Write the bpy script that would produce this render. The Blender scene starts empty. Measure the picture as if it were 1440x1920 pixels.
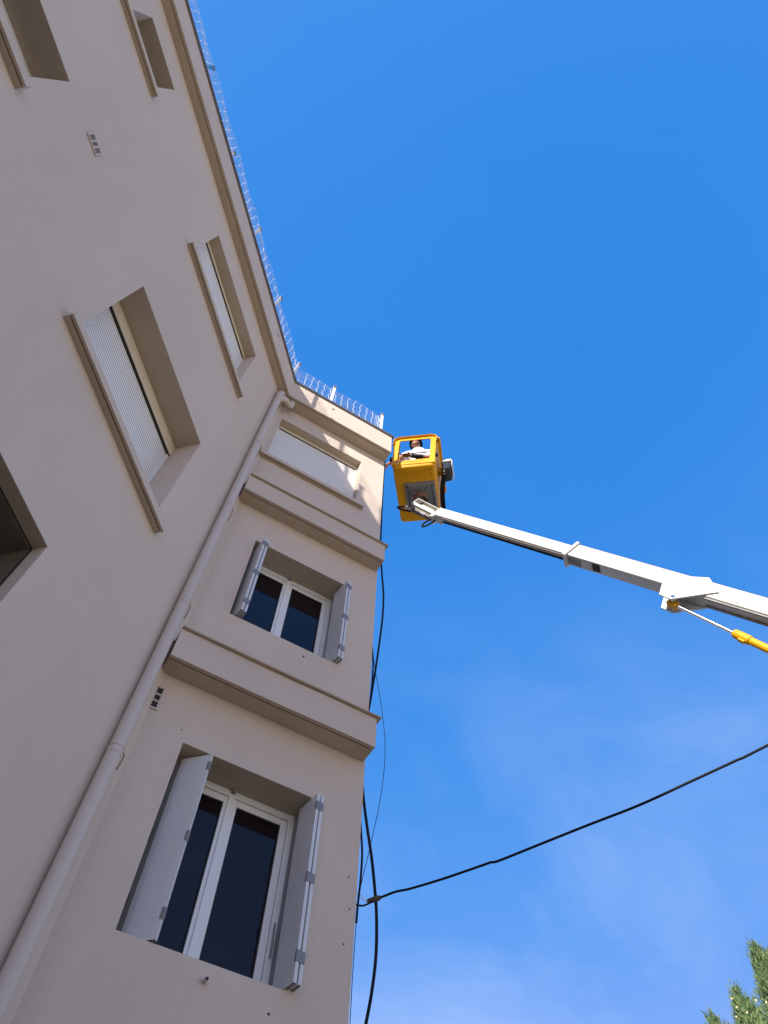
import bpy, bmesh, math, random
from mathutils import Vector, Matrix, noise
random.seed(7)
S = bpy.context.scene
col = S.collection
PI = math.pi

# ------------------------------------------------------------------ camera
# axes solved from the vanishing points of the photograph; camera at the origin, ground 1.6 m below
RC = Matrix(((0.8595995213786088, -0.5102738602608448, 0.026631755108563655),
             (0.4620691548506459, 0.7540302267879933, -0.46683028310688807),
             (0.2181301423033422, 0.4135928004989249, 0.8839458334050679)))
FPX = 1375.88
GZ = -1.6
cam_d = bpy.data.cameras.new('camera')
cam = bpy.data.objects.new('camera', cam_d)
col.objects.link(cam)
S.camera = cam
cam_d.sensor_fit = 'VERTICAL'
cam_d.sensor_height = 36.0
cam_d.lens = 36.0 * FPX / 1920
cam_d.clip_start = 0.05
cam_d.clip_end = 5000
m = Matrix((RC[0], -RC[1], -RC[2])).transposed()
cam.matrix_world = m.to_4x4()
S.render.resolution_x = 768
S.render.resolution_y = 1024

def ray(u, v):
    return RC.transposed() @ Vector(((u - 720) / FPX, (v - 960) / FPX, 1.0))
def aty(u, v, y):
    r = ray(u, v); return r * (y / r.y)

# ------------------------------------------------------------------ frames
TH = math.radians(46.77)
C1 = Vector((math.cos(TH), math.sin(TH), 0))      # along the long wall, towards the corner
N1 = Vector((math.sin(TH), -math.cos(TH), 0))     # its outward normal
P0 = Vector((0.362, 4.2, 0))
def L(a, n, z):                                    # long wall: a = metres from the corner, n = outwards
    return P0 - C1 * a + N1 * n + Vector((0, 0, z))
def W(x, n, z):                                    # short wing wall: n = outwards
    return Vector((x, 4.2 - n, z))

# ------------------------------------------------------------------ materials
MATS = {}
def mat(name, colr, rough=0.6, metal=0.0, spec=0.5, bump=0.0, bscale=200.0, var=0.0, vscale=2.0,
        coat=0.0, trans=0.0, var2=None, streak=0.0, detail=6.0):
    mt = bpy.data.materials.new(name); mt.use_nodes = True
    nt = mt.node_tree; b = nt.nodes['Principled BSDF']
    b.inputs['Base Color'].default_value = (*colr, 1)
    b.inputs['Roughness'].default_value = rough
    b.inputs['Metallic'].default_value = metal
    b.inputs['Specular IOR Level'].default_value = spec
    b.inputs['Coat Weight'].default_value = coat
    tc = nt.nodes.new('ShaderNodeTexCoord')
    if var > 0:
        n = nt.nodes.new('ShaderNodeTexNoise'); n.inputs['Scale'].default_value = vscale
        n.inputs['Detail'].default_value = detail; n.inputs['Roughness'].default_value = 0.6
        mp = nt.nodes.new('ShaderNodeMapping')
        if streak: mp.inputs['Scale'].default_value = (1, 1, 1 / streak)
        nt.links.new(tc.outputs['Object'], mp.inputs['Vector'])
        nt.links.new(mp.outputs['Vector'], n.inputs['Vector'])
        r = nt.nodes.new('ShaderNodeMapRange'); r.inputs['From Min'].default_value = 0.3
        r.inputs['From Max'].default_value = 0.7
        nt.links.new(n.outputs['Fac'], r.inputs['Value'])
        mx = nt.nodes.new('ShaderNodeMix'); mx.data_type = 'RGBA'
        c2 = var2 if var2 else tuple(c * (1 - var) for c in colr)
        c1 = colr if var2 else tuple(min(1, c * (1 + var)) for c in colr)
        mx.inputs['A'].default_value = (*c2, 1); mx.inputs['B'].default_value = (*c1, 1)
        nt.links.new(r.outputs['Result'], mx.inputs['Factor'])
        nt.links.new(mx.outputs['Result'], b.inputs['Base Color'])
    if bump > 0:
        n = nt.nodes.new('ShaderNodeTexNoise'); n.inputs['Scale'].default_value = bscale
        n.inputs['Detail'].default_value = 4.0
        nt.links.new(tc.outputs['Object'], n.inputs['Vector'])
        bp = nt.nodes.new('ShaderNodeBump'); bp.inputs['Strength'].default_value = 1.0
        bp.inputs['Distance'].default_value = bump
        nt.links.new(n.outputs['Fac'], bp.inputs['Height'])
        nt.links.new(bp.outputs['Normal'], b.inputs['Normal'])
    MATS[name] = mt
    return mt
WALLC = (0.60, 0.505, 0.43)
M_WALL = mat('painted_render', WALLC, 0.9, bump=0.0014, bscale=60, var=0.06, vscale=0.7, spec=0.2, streak=2.5)
M_WALL2 = mat('rough_render', WALLC, 0.92, bump=0.0026, bscale=60, var=0.065, vscale=1.0, spec=0.2, streak=2.5)
M_TRIM = mat('painted_cornice', (0.585, 0.49, 0.415), 0.88, bump=0.0012, bscale=30, var=0.05, vscale=1.5, spec=0.2)
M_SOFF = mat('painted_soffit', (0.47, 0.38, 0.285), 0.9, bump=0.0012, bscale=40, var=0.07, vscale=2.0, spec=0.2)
M_PIPE = mat('painted_pipe', (0.56, 0.485, 0.43), 0.55, var=0.05, vscale=2.5, streak=4, spec=0.4)
M_SEAM = mat('sealant', (0.42, 0.33, 0.24), 0.7)
M_COPE = mat('grey_metal_coping', (0.20, 0.21, 0.24), 0.45, metal=0.5, var=0.1, vscale=5)
M_COPEB = mat('brown_edging', (0.30, 0.23, 0.17), 0.6, var=0.1, vscale=6)
M_PVC = mat('white_pvc', (0.78, 0.78, 0.77), 0.35, var=0.02, vscale=6)
M_PVCD = mat('shutter_pvc', (0.62, 0.63, 0.645), 0.4, var=0.04, vscale=5, streak=6)
M_SLAT = mat('roller_slat', (0.86, 0.84, 0.82), 0.45, var=0.03, vscale=5)
M_GROOVE = mat('slat_joint', (0.30, 0.29, 0.28), 0.8)
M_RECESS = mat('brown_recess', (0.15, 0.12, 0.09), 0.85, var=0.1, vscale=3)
M_VENTIN = mat('vent_shadow', (0.22, 0.19, 0.16), 0.9)
M_CREAM = mat('cream_box', (0.66, 0.56, 0.43), 0.6, var=0.04, vscale=6)
M_GLASS = mat('window_glass', (0.011, 0.007, 0.011), 0.03, spec=0.32)
M_DARK = mat('dark_recess', (0.03, 0.027, 0.025), 0.8)
M_BRONZE = mat('dark_bronze_box', (0.10, 0.085, 0.07), 0.6, var=0.1, vscale=4)
M_HINGE = mat('grey_hinge', (0.22, 0.225, 0.24), 0.6, metal=0.1)
M_BLACK = mat('black_rubber', (0.008, 0.009, 0.014), 0.7, spec=0.2)
M_GALV = mat('galvanised_steel', (0.80, 0.78, 0.75), 0.5, metal=0.15, var=0.1, vscale=20)
M_BLUE = mat('blue_plastic', (0.05, 0.26, 0.50), 0.5)
M_YEL = mat('yellow_gelcoat', (0.70, 0.335, 0.001), 0.5, var=0.10, vscale=4, spec=0.25, bump=0.0006, bscale=60)
M_WHITE = mat('white_boom_paint', (0.54, 0.54, 0.53), 0.45, var=0.10, vscale=5, coat=0.0)
M_GREYP = mat('grey_mount_steel', (0.20, 0.20, 0.195), 0.5, metal=0.3, var=0.2, vscale=8, bump=0.001, bscale=50)
M_STEEL = mat('chromed_rod', (0.75, 0.76, 0.78), 0.15, metal=1.0)
M_RED = mat('red_hose', (0.45, 0.06, 0.04), 0.5)
M_BROWN = mat('rusty_hub', (0.22, 0.13, 0.09), 0.7, var=0.3, vscale=30)
M_SKIN = mat('skin', (0.36, 0.17, 0.11), 0.55, var=0.06, vscale=20)
M_SHIRT = mat('white_shirt', (0.66, 0.66, 0.69), 0.85, bump=0.006, bscale=14, var=0.03, vscale=9)
M_NAVY = mat('navy_cloth', (0.018, 0.024, 0.05), 0.85)
M_HELM = mat('dark_helmet', (0.02, 0.021, 0.028), 0.3)
M_LENS = mat('glasses_lens', (0.25, 0.25, 0.25), 0.06, metal=0.6)
M_HAIR = mat('dark_hair', (0.02, 0.013, 0.01), 0.6)
M_INK = mat('black_lettering', (0.04, 0.03, 0.01), 0.5)
M_BOUNCEDIM = mat('bounce_dim_dark', (0.075, 0.068, 0.06), 0.9, var=0.15, vscale=2, bump=0.004, bscale=60)  # dark tone for the added sheet that lowers ground bounce
M_GROUND = mat('pale_paving', (0.44, 0.37, 0.265), 0.9, var=0.1, vscale=0.5, bump=0.004, bscale=30)
M_BARK = mat('bark', (0.10, 0.07, 0.05), 0.9, bump=0.01, bscale=20)
M_CONE = mat('pale_cone', (0.62, 0.55, 0.30), 0.6)

# ------------------------------------------------------------------ helpers
def link(name, bm, mt, parent=None, smooth=False, extra=None):
    me = bpy.data.meshes.new(name)
    bm.to_mesh(me); bm.free()
    me.materials.append(mt)
    for e in (extra or []): me.materials.append(e)
    if smooth:
        for p in me.polygons: p.use_smooth = True
        try: me.set_sharp_from_angle(angle=math.radians(38))
        except Exception: pass
    o = bpy.data.objects.new(name, me); col.objects.link(o)
    if parent is not None: o.parent = parent
    return o
def tag(o, label=None, cat=None, group=None, kind=None):
    if label: o['label'] = label
    if cat: o['category'] = cat
    if group: o['group'] = group
    if kind: o['kind'] = kind
    return o
def empty(name, loc=(0, 0, 0)):
    o = bpy.data.objects.new(name, None); col.objects.link(o); o.location = loc; o.empty_display_size = 0.2
    return o
def face(bm, pts, mi=0):
    vs = [bm.verts.new(p) for p in pts]
    f = bm.faces.new(vs); f.material_index = mi
    return f
def box8(bm, P, mi=0):
    v = [bm.verts.new(p) for p in P]
    fs = []
    for f in ((0, 3, 2, 1), (4, 5, 6, 7), (0, 1, 5, 4), (1, 2, 6, 5), (2, 3, 7, 6), (3, 0, 4, 7)):
        q = bm.faces.new([v[i] for i in f]); q.material_index = mi; fs.append(q)
    return v
def fbox(bm, F, u0, u1, n0, n1, z0, z1, mi=0):
    """box in a wall frame F(u, n, z)"""
    return box8(bm, [F(u0, n0, z0), F(u1, n0, z0), F(u1, n1, z0), F(u0, n1, z0),
                     F(u0, n0, z1), F(u1, n0, z1), F(u1, n1, z1), F(u0, n1, z1)], mi)
def finish(bm, bev=0.0, seg=2):
    bmesh.ops.recalc_face_normals(bm, faces=bm.faces[:])
    if bev > 0:
        bmesh.ops.bevel(bm, geom=bm.edges[:], offset=bev, segments=seg, profile=0.7, affect='EDGES', clamp_overlap=True)
    return bm
def obox(bm, c, ax, ay, az, hx, hy, hz, mi=0):
    P = []
    for sz in (-1, 1):
        for sx, sy in ((-1, -1), (1, -1), (1, 1), (-1, 1)):
            P.append(c + ax * (hx * sx) + ay * (hy * sy) + az * (hz * sz))
    return box8(bm, P, mi)
def tube(bm, pts, r, n=10, cap=True, rs=None):
    pts = [Vector(p) for p in pts]
    T0 = (pts[1] - pts[0]).normalized()
    up = Vector((0, 0, 1)) if abs(T0.z) < 0.9 else Vector((1, 0, 0))
    nrm = T0.cross(up).normalized()
    rings = []
    for i, p in enumerate(pts):
        t = (pts[min(i + 1, len(pts) - 1)] - pts[max(i - 1, 0)]).normalized()
        nrm = (nrm - t * nrm.dot(t)).normalized()
        b = t.cross(nrm)
        rr = rs[i] if rs else r
        rings.append([bm.verts.new(p + (nrm * math.cos(2 * PI * k / n) + b * math.sin(2 * PI * k / n)) * rr) for k in range(n)])
    for a, b_ in zip(rings, rings[1:]):
        for k in range(n):
            bm.faces.new((a[k], a[(k + 1) % n], b_[(k + 1) % n], b_[k]))
    if cap:
        bm.faces.new(rings[0][::-1]); bm.faces.new(rings[-1])
def spline(pts, k=6):
    pts = [Vector(p) for p in pts]; out = []
    for i in range(len(pts) - 1):
        p0 = pts[max(i - 1, 0)]; p1 = pts[i]; p2 = pts[i + 1]; p3 = pts[min(i + 2, len(pts) - 1)]
        for j in range(k):
            t = j / k
            out.append(0.5 * ((2 * p1) + (-p0 + p2) * t + (2 * p0 - 5 * p1 + 4 * p2 - p3) * t * t + (-p0 + 3 * p1 - 3 * p2 + p3) * t ** 3))
    out.append(pts[-1]); return out
def ball(bm, c, rx, ry=None, rz=None, n=10, M=None):
    ry = ry or rx; rz = rz or rx
    r = bmesh.ops.create_uvsphere(bm, u_segments=n * 2, v_segments=n, radius=1.0)
    for v in r['verts']:
        q = Vector((v.co.x * rx, v.co.y * ry, v.co.z * rz))
        if M: q = M @ q
        v.co = Vector(c) + q
def wall_sheet(bm, F, u0, u1, z0, z1, holes, openback=()):
    """front face with openings; each hole (a, b, c, d, depth) gets its reveals"""
    us = sorted(set([u0, u1] + [h[0] for h in holes] + [h[1] for h in holes]))
    zs = sorted(set([z0, z1] + [h[2] for h in holes] + [h[3] for h in holes]))
    vt = {}
    def V(i, j):
        if (i, j) not in vt: vt[(i, j)] = bm.verts.new(F(us[i], 0, zs[j]))
        return vt[(i, j)]
    for i in range(len(us) - 1):
        for j in range(len(zs) - 1):
            cu = (us[i] + us[i + 1]) / 2; cz = (zs[j] + zs[j + 1]) / 2
            if any(h[0] < cu < h[1] and h[2] < cz < h[3] for h in holes): continue
            bm.faces.new((V(i, j), V(i + 1, j), V(i + 1, j + 1), V(i, j + 1)))
    for a, b, c, d, dep in holes:
        face(bm, [F(a, 0, c), F(a, 0, d), F(a, -dep, d), F(a, -dep, c)])
        face(bm, [F(b, 0, c), F(b, 0, d), F(b, -dep, d), F(b, -dep, c)])
        face(bm, [F(a, 0, c), F(b, 0, c), F(b, -dep, c), F(a, -dep, c)])
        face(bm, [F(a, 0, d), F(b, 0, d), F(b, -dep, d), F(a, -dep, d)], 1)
        if (a, b, c, d, dep) not in openback: face(bm, [F(a, -dep, c), F(b, -dep, c), F(b, -dep, d), F(a, -dep, d)])

# ------------------------------------------------------------------ ground
bm = bmesh.new()
g = 3000
face(bm, [(-g, -g, GZ), (g, -g, GZ), (g, g, GZ), (-g, g, GZ)])
tag(link('ground', bm, M_GROUND), kind='structure')

bm = bmesh.new()  # unseen dark sheet, added to cut ground bounce onto the lower soffits
face(bm, [L(17, 9.5, GZ + .004), L(17, -.02, GZ + .004), L(-.0, -.02, GZ + .004), Vector((2.3, 4.22, GZ + .004)), Vector((7.5, 4.22, GZ + .004)), Vector((8.5, .3, GZ + .004)), L(-.5, 9.5, GZ + .004)])
tag(link('bounce_dim_sheet', bm, M_BOUNCEDIM), kind='structure')

# ------------------------------------------------------------------ building
bld = tag(empty('apartment_building', (0.362, 4.2, GZ)),
          'beige rendered apartment building seen from below, long shaded wall meeting a narrow wing', 'building')
inv = Matrix.Translation(-Vector((0.362, 4.2, GZ)))
def part(name, bm, mt, parent=None, smooth=False, extra=None, label=None):
    p = parent or bld
    o = link(name, bm, mt, p, smooth, extra)
    if p is bld: o.matrix_parent_inverse = inv
    if label: o['label'] = label
    return o
SZ = 10.62      # underside of the roof overhang
TOP = 11.225
LEN = 16.0
XE = 2.172      # end of the wing
# the long wall
A_ = (0.96, 2.548, 5.24, 6.848, 0.325)
B_ = (0.978, 2.595, 8.57, 9.965, 0.19)
C_ = (4.205, 5.80, 5.92, 6.855, 0.34)
D_ = (4.262, 4.995, 9.03, 9.99, 0.34)
E_ = (1.545, 4.4, 1.0, 3.82, 0.095)
F_ = (6.6, 8.2, 5.24, 6.848, 0.325)
G_ = (6.6, 8.2, 8.57, 9.965, 0.19)
bm = bmesh.new()
wall_sheet(bm, L, 0.0, LEN, GZ, SZ + 0.3, [A_, B_, C_, D_, E_, F_, G_], openback=[E_])
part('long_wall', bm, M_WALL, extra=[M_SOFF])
# low raised band around the big ground floor opening
bm = bmesh.new()
fbox(bm, L, 1.378, 1.545, 0, 0.004, 1.0, 4.0)
fbox(bm, L, 1.378, 4.56, 0, 0.0041, 3.82, 4.03)
part('raised_band', finish(bm), M_WALL, label='faint raised band of render around the lowest left opening')
# wing wall
W1 = (0.68, 1.738, 2.483, 3.88, 0.30)
W2 = (0.68, 1.762, 5.47, 6.804, 0.30)
W3 = (0.432, 1.778, 8.84, 10.163, 0.150)
bm = bmesh.new()
wall_sheet(bm, W, 0.362, XE, GZ, SZ + 0.3, [W1, W2, W3])
face(bm, [W(XE, 0, GZ), W(XE, -12, GZ), W(XE, -12, SZ + .3), W(XE, 0, SZ + .3)])
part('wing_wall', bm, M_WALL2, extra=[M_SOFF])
# hidden sides and roof, so that the sun is kept out
bm = bmesh.new()
fbox(bm, L, LEN, LEN - 0.3, -11, -0.02, GZ, TOP - .02)
fbox(bm, L, -8, LEN, -11.3, -11, GZ, TOP - .02)
part('rear_wall', finish(bm), M_WALL)
bm = bmesh.new()
pr = [L(LEN, 0.13, TOP - .03), L(LEN, -11.2, TOP - .03), L(-8, -11.2, TOP - .03), Vector((XE, 16, TOP - .03)), Vector((XE, 4.03, TOP - .03)), Vector((0.37, 4.03, TOP - .03))]
face(bm, pr)
part('flat_roof', bm, M_TRIM)
# ---- roof overhang: mitred fascia running round the inside corner
def offset_corner(n):
    """plan point where the two fascia planes meet at n metres out of both walls (nl, nw)"""
    nl, nw = n
    y = 4.2 - nw
    # (p - P0).N1 = nl
    x = P0.x + (nl + (y - P0.y) * -N1.y) / N1.x if False else P0.x + (nl - (y - P0.y) * N1.y) / N1.x
    return Vector((x, y, 0))
def run(bm, prof, close=True, mi=None, xe=XE, a_end=LEN):
    """sweep a profile [(nl, nw, z)] along long wall -> corner -> wing end"""
    secs = []
    A, B, Cc = [], [], []
    for nl, nw, z in prof:
        A.append(bm.verts.new(L(a_end, nl, z)))
        c = offset_corner((nl, nw)); B.append(bm.verts.new(Vector((c.x, c.y, z))))
        Cc.append(bm.verts.new(Vector((xe, 4.2 - nw, z))))
    n = len(prof)
    for R1, R2 in ((A, B), (B, Cc)):
        for k in range(n if close else n - 1):
            f = bm.faces.new((R1[k], R1[(k + 1) % n], R2[(k + 1) % n], R2[k]))
            if mi: f.material_index = mi[k]
    if close: bm.faces.new(A); bm.faces.new(Cc[::-1])
OL, OW = 0.150, 0.205
bm = bmesh.new()
# soffit, small drip groove, lip, fascia, top
run(bm, [(0, 0, SZ), (OL - .045, OW - .045, SZ), (OL - .045, OW - .045, SZ + .014), (OL - .032, OW - .032, SZ + .014), (OL - .032, OW - .032, SZ),
         (OL, OW, SZ), (OL, OW, TOP), (0, 0, TOP)],
    mi=[1, 1, 1, 1, 1, 0, 0, 0], xe=XE + .0)
bmesh.ops.recalc_face_normals(bm, faces=bm.faces[:])
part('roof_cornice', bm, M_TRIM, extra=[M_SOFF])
bm = bmesh.new()
run(bm, [(OL - .1, OW - .1, TOP + .002), (OL + .034, OW + .034, TOP + .002), (OL + .034, OW + .034, TOP + .026), (OL - .1, OW - .1, TOP + .026)], xe=XE + .03)
bmesh.ops.recalc_face_normals(bm, faces=bm.faces[:])
part('roof_coping', bm, M_COPE, label='dark grey metal coping along the roof edge')
# ---- two storey cornices on the wing
def cornice(zb, zt, out, x0, x1):
    bm = bmesh.new()
    prof = [(0, zb), (out - .05, zb), (out - .05, zb + .013), (out - .034, zb + .013), (out - .034, zb - .004), (out, zb - .004), (out, zt), (0, zt + .01)]
    mi = [1, 1, 1, 1, 1, 0, 0]
    NS = 26
    rows = []
    for i in range(NS + 1):
        x = x0 + (x1 - x0) * i / NS
        w = (noise.noise(Vector((x * 2.2, zb, 0))) * 0.004)
        wo = (noise.noise(Vector((x * 1.6, zb, 5))) * 0.004)
        rows.append([bm.verts.new(W(x, n + (wo if n > .1 else 0), z + (w if n > .1 else 0))) for n, z in prof])
    for a, b in zip(rows, rows[1:]):
        for k in range(7):
            f = bm.faces.new((a[k], a[k + 1], b[k + 1], b[k])); f.material_index = mi[k]
    bm.faces.new(rows[0]); bm.faces.new(rows[-1][::-1])
    bmesh.ops.recalc_face_normals(bm, faces=bm.faces[:])
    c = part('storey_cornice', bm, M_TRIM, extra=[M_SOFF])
    bm = bmesh.new()
    rows = []
    for i in range(NS + 1):
        x = x0 - .0 + (x1 + .035 - x0) * i / NS
        w = noise.noise(Vector((x * 2.6, zt, 0))) * 0.004
        rows.append([bm.verts.new(W(x, n, z + w)) for n, z in ((.0, zt + .012), (out + .028, zt + .003), (out + .028, zt + .018), (.0, zt + .027))])
    for a, b in zip(rows, rows[1:]):
        for k in range(4):
            bm.faces.new((a[k], a[(k + 1) % 4], b[(k + 1) % 4], b[k]))
    bm.faces.new(rows[0]); bm.faces.new(rows[-1][::-1])
    bmesh.ops.recalc_face_normals(bm, faces=bm.faces[:])
    part('flashing', bm, M_SEAM, parent=c)
    return c
cornice(4.437, 4.76, 0.203, 0.327, 2.152)['label'] = 'lower storey cornice projecting above the lowest wing window'
cornice(7.395, 7.725, 0.188, 0.327, 2.158)['label'] = 'upper storey cornice projecting under the roller shutter window'

# ---- ledges below the openings
def ledge(F, u0, u1, zb, zt, out, name='window_sill'):
    bm = bmesh.new()
    prof = [(-.01, zb), (out - .035, zb), (out - .035, zb + .012), (out - .022, zb + .012), (out - .022, zb - .003), (out, zb - .003), (out, zt), (-.01, zt + .01)]
    A = [bm.verts.new(F(u0, n, z)) for n, z in prof]; B = [bm.verts.new(F(u1, n, z)) for n, z in prof]
    for k in range(8):
        f = bm.faces.new((A[k], A[(k + 1) % 8], B[(k + 1) % 8], B[k])); f.material_index = 1 if k < 5 else 0
    bm.faces.new(A); bm.faces.new(B[::-1])
    bmesh.ops.recalc_face_normals(bm, faces=bm.faces[:])
    return part(name, bm, M_TRIM, extra=[M_SOFF])
ledge(L, 0.858, 2.66, 5.172, 5.262, 0.085)
ledge(L, 0.858, 2.69, 8.53, 8.60, 0.075)
ledge(L, 4.11, 5.9, 5.822, 5.925, 0.085)
ledge(L, 4.15, 5.1, 8.965, 9.04, 0.075)
ledge(L, 6.5, 8.3, 5.172, 5.262, 0.085)
ledge(L, 6.5, 8.3, 8.53, 8.60, 0.075)
ledge(W, 0.335, 1.87, 8.685, 8.765, 0.07)

# ---- roller shutters
def roller(F, hole, boxh, pitch=0.040, gap=0.036, rail=0.03, lab=None):
    a, b, c, d, dep = hole
    n = -(dep - 0.02)
    bm = bmesh.new()
    z1 = d - boxh
    zz = c - .02; prof = []
    while zz < z1:
        prof += [(n - .0012, zz), (n - .0012, zz + pitch * .30), (n, zz + pitch * .33), (n + .0015, zz + pitch * .65), (n, zz + pitch * .97)]
        zz += pitch
    prof.append((n - .0012, zz))
    A = [bm.verts.new(F(a + rail, q, z)) for q, z in prof]; B = [bm.verts.new(F(b - rail, q, z)) for q, z in prof]
    for k in range(len(prof) - 1):
        f = bm.faces.new((A[k], B[k], B[k + 1], A[k + 1])); f.material_index = 1 if k % 5 == 0 else 0
    bmesh.ops.recalc_face_normals(bm, faces=bm.faces[:])
    r = part('roller_shutter', bm, M_SLAT, extra=[M_GROOVE])
    if lab: r['label'] = lab
    bm = bmesh.new(); fbox(bm, F, a + .002, b - .002, n + gap, -dep + .002, d - boxh, d - .002)
    part('shutter_box', finish(bm, .004), M_CREAM, parent=r)
    for s0, s1 in ((a + .002, a + rail), (b - rail, b - .002)):
        bm = bmesh.new(); fbox(bm, F, s0, s1, n + gap * .5, -dep + .004, c + .002, d - boxh - .001)
        part('guide_rail', finish(bm, .003), M_PVC, parent=r)
    bm = bmesh.new(); fbox(bm, F, a + .004, b - .004, n + gap - .005, n + .001, d - boxh - .004, d - boxh + .02)
    part('slot', finish(bm), M_DARK, parent=r)
    for k in range(5):
        bm = bmesh.new(); u = a + (b - a) * (k + .5) / 5
        fbox(bm, F, u - .006, u + .006, n + gap + .0005, n + gap + .003, d - boxh * .7, d - boxh * .7 + .012)
        part('screw', finish(bm), M_SEAM, parent=r)
    return r
roller(L, A_, 0.19, lab='wide roller shutter closed over the lower left wall window')
roller(L, B_, 0.095, gap=.024, lab='roller shutter closed over the upper left wall window')
roller(W, W3, 0.085, gap=.02, lab='roller shutter closed over the top wing window')
roller(L, F_, 0.19); roller(L, G_, 0.095, gap=.024)
# small deep windows on the long wall
def plain_window(F, hole, label=None):
    a, b, c, d, dep = hole
    bm = bmesh.new(); n = -dep
    t = .06
    fbox(bm, F, a + .002, a + t, n + .05, n + .002, c, d); fbox(bm, F, b - t, b - .002, n + .05, n + .002, c, d)
    fbox(bm, F, a + t, b - t, n + .05, n + .002, c, c + t); fbox(bm, F, a + t, b - t, n + .05, n + .002, d - t, d - .002)
    w = part('window', finish(bm, .004), M_PVC)
    bm = bmesh.new(); fbox(bm, F, a + t, b - t, n + .03, n + .01, c + t, d - t)
    part('pane', finish(bm), M_GLASS, parent=w)
    if label: w['label'] = label
plain_window(L, C_, 'small deep window at the far left of the long wall')
plain_window(L, D_, 'small square window under the roof at the far left')
# ---- ground floor opening: dark deep box behind a slim reveal
a, b, c, d, dep = E_
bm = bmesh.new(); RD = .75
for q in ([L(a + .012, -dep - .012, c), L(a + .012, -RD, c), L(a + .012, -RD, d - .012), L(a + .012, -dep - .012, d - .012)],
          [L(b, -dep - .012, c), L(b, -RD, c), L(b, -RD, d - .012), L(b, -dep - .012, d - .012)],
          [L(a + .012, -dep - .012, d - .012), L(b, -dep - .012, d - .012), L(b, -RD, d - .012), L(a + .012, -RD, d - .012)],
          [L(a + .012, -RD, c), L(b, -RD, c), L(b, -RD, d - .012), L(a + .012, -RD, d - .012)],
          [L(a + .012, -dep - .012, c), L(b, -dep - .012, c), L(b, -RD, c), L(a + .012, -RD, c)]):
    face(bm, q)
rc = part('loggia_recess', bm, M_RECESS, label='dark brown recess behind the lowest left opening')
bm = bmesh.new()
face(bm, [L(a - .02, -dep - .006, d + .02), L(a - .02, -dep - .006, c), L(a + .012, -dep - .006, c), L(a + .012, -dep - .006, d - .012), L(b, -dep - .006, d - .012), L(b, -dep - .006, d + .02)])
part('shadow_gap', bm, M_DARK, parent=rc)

# ---- casement windows with folding shutters on the wing
def casement(hole):
    a, b, c, d, dep = hole
    yf = -0.255                # face of the frame
    t = .055
    bm = bmesh.new()
    fbox(bm, W, a + .002, a + t, yf, -dep + .002, c, d); fbox(bm, W, b - t, b - .002, yf, -dep + .002, c, d)
    fbox(bm, W, a + t, b - t, yf, -dep + .002, d - t, d - .002); fbox(bm, W, a + t, b - t, yf, -dep + .002, c, c + t)
    w = part('window', finish(bm, .004), M_PVC)
    mid = (a + b) / 2
    for s0, s1 in ((a + t + .003, mid - .002), (mid + .002, b - t - .003)):
        bm = bmesh.new(); k = .052; y0, y1 = yf - .014, -dep + .006
        z0, z1 = c + t + .003, d - t - .003
        for (p0, p1, q0, q1) in ((s0, s0 + k, z0, z1), (s1 - k, s1, z0, z1), (s0 + k, s1 - k, z0, z0 + k), (s0 + k, s1 - k, z1 - k, z1)):
            fbox(bm, W, p0, p1, y0, y1, q0, q1)
        # stepped glazing bead, so that the pane sits back
        sash = part('sash', finish(bm, .005), M_PVC, parent=w)
        bm = bmesh.new(); e = .008
        for (p0, p1, q0, q1) in ((s0 + k, s0 + k + e, z0 + k, z1 - k), (s1 - k - e, s1 - k, z0 + k, z1 - k), (s0 + k + e, s1 - k - e, z0 + k, z0 + k + e), (s0 + k + e, s1 - k - e, z1 - k - e, z1 - k)):
            fbox(bm, W, p0, p1, yf - .022, -dep + .008, q0, q1)
        part('glazing_bead', finish(bm), M_DARK, parent=w)
        bm = bmesh.new(); fbox(bm, W, s0 + k, s1 - k, yf - .034, -dep + .003, z0 + k, z1 - k)
        part('pane', finish(bm), M_GLASS, parent=w)
    bm = bmesh.new(); fbox(bm, W, mid - .026, mid + .026, yf - .002, yf - .0135, c + t, d - t)
    part('meeting_rail', finish(bm, .005), M_PVC, parent=w)
    bm = bmesh.new(); fbox(bm, W, mid - .02, mid + .012, yf + .03, yf + .002, d - .03, d - .005)
    part('latch_stop', finish(bm, .004), M_HINGE, parent=w)
    # steel angle that carries the right hand shutter
    bm = bmesh.new(); fbox(bm, W, b - .012, b - .003, yf + .06, yf + .004, c, d - .01)
    part('shutter_angle', finish(bm), M_HINGE, parent=w)
    return w
casement(W1)['label'] = 'lowest white double casement window on the wing'
casement(W2)['label'] = 'middle white double casement window on the wing'
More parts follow.
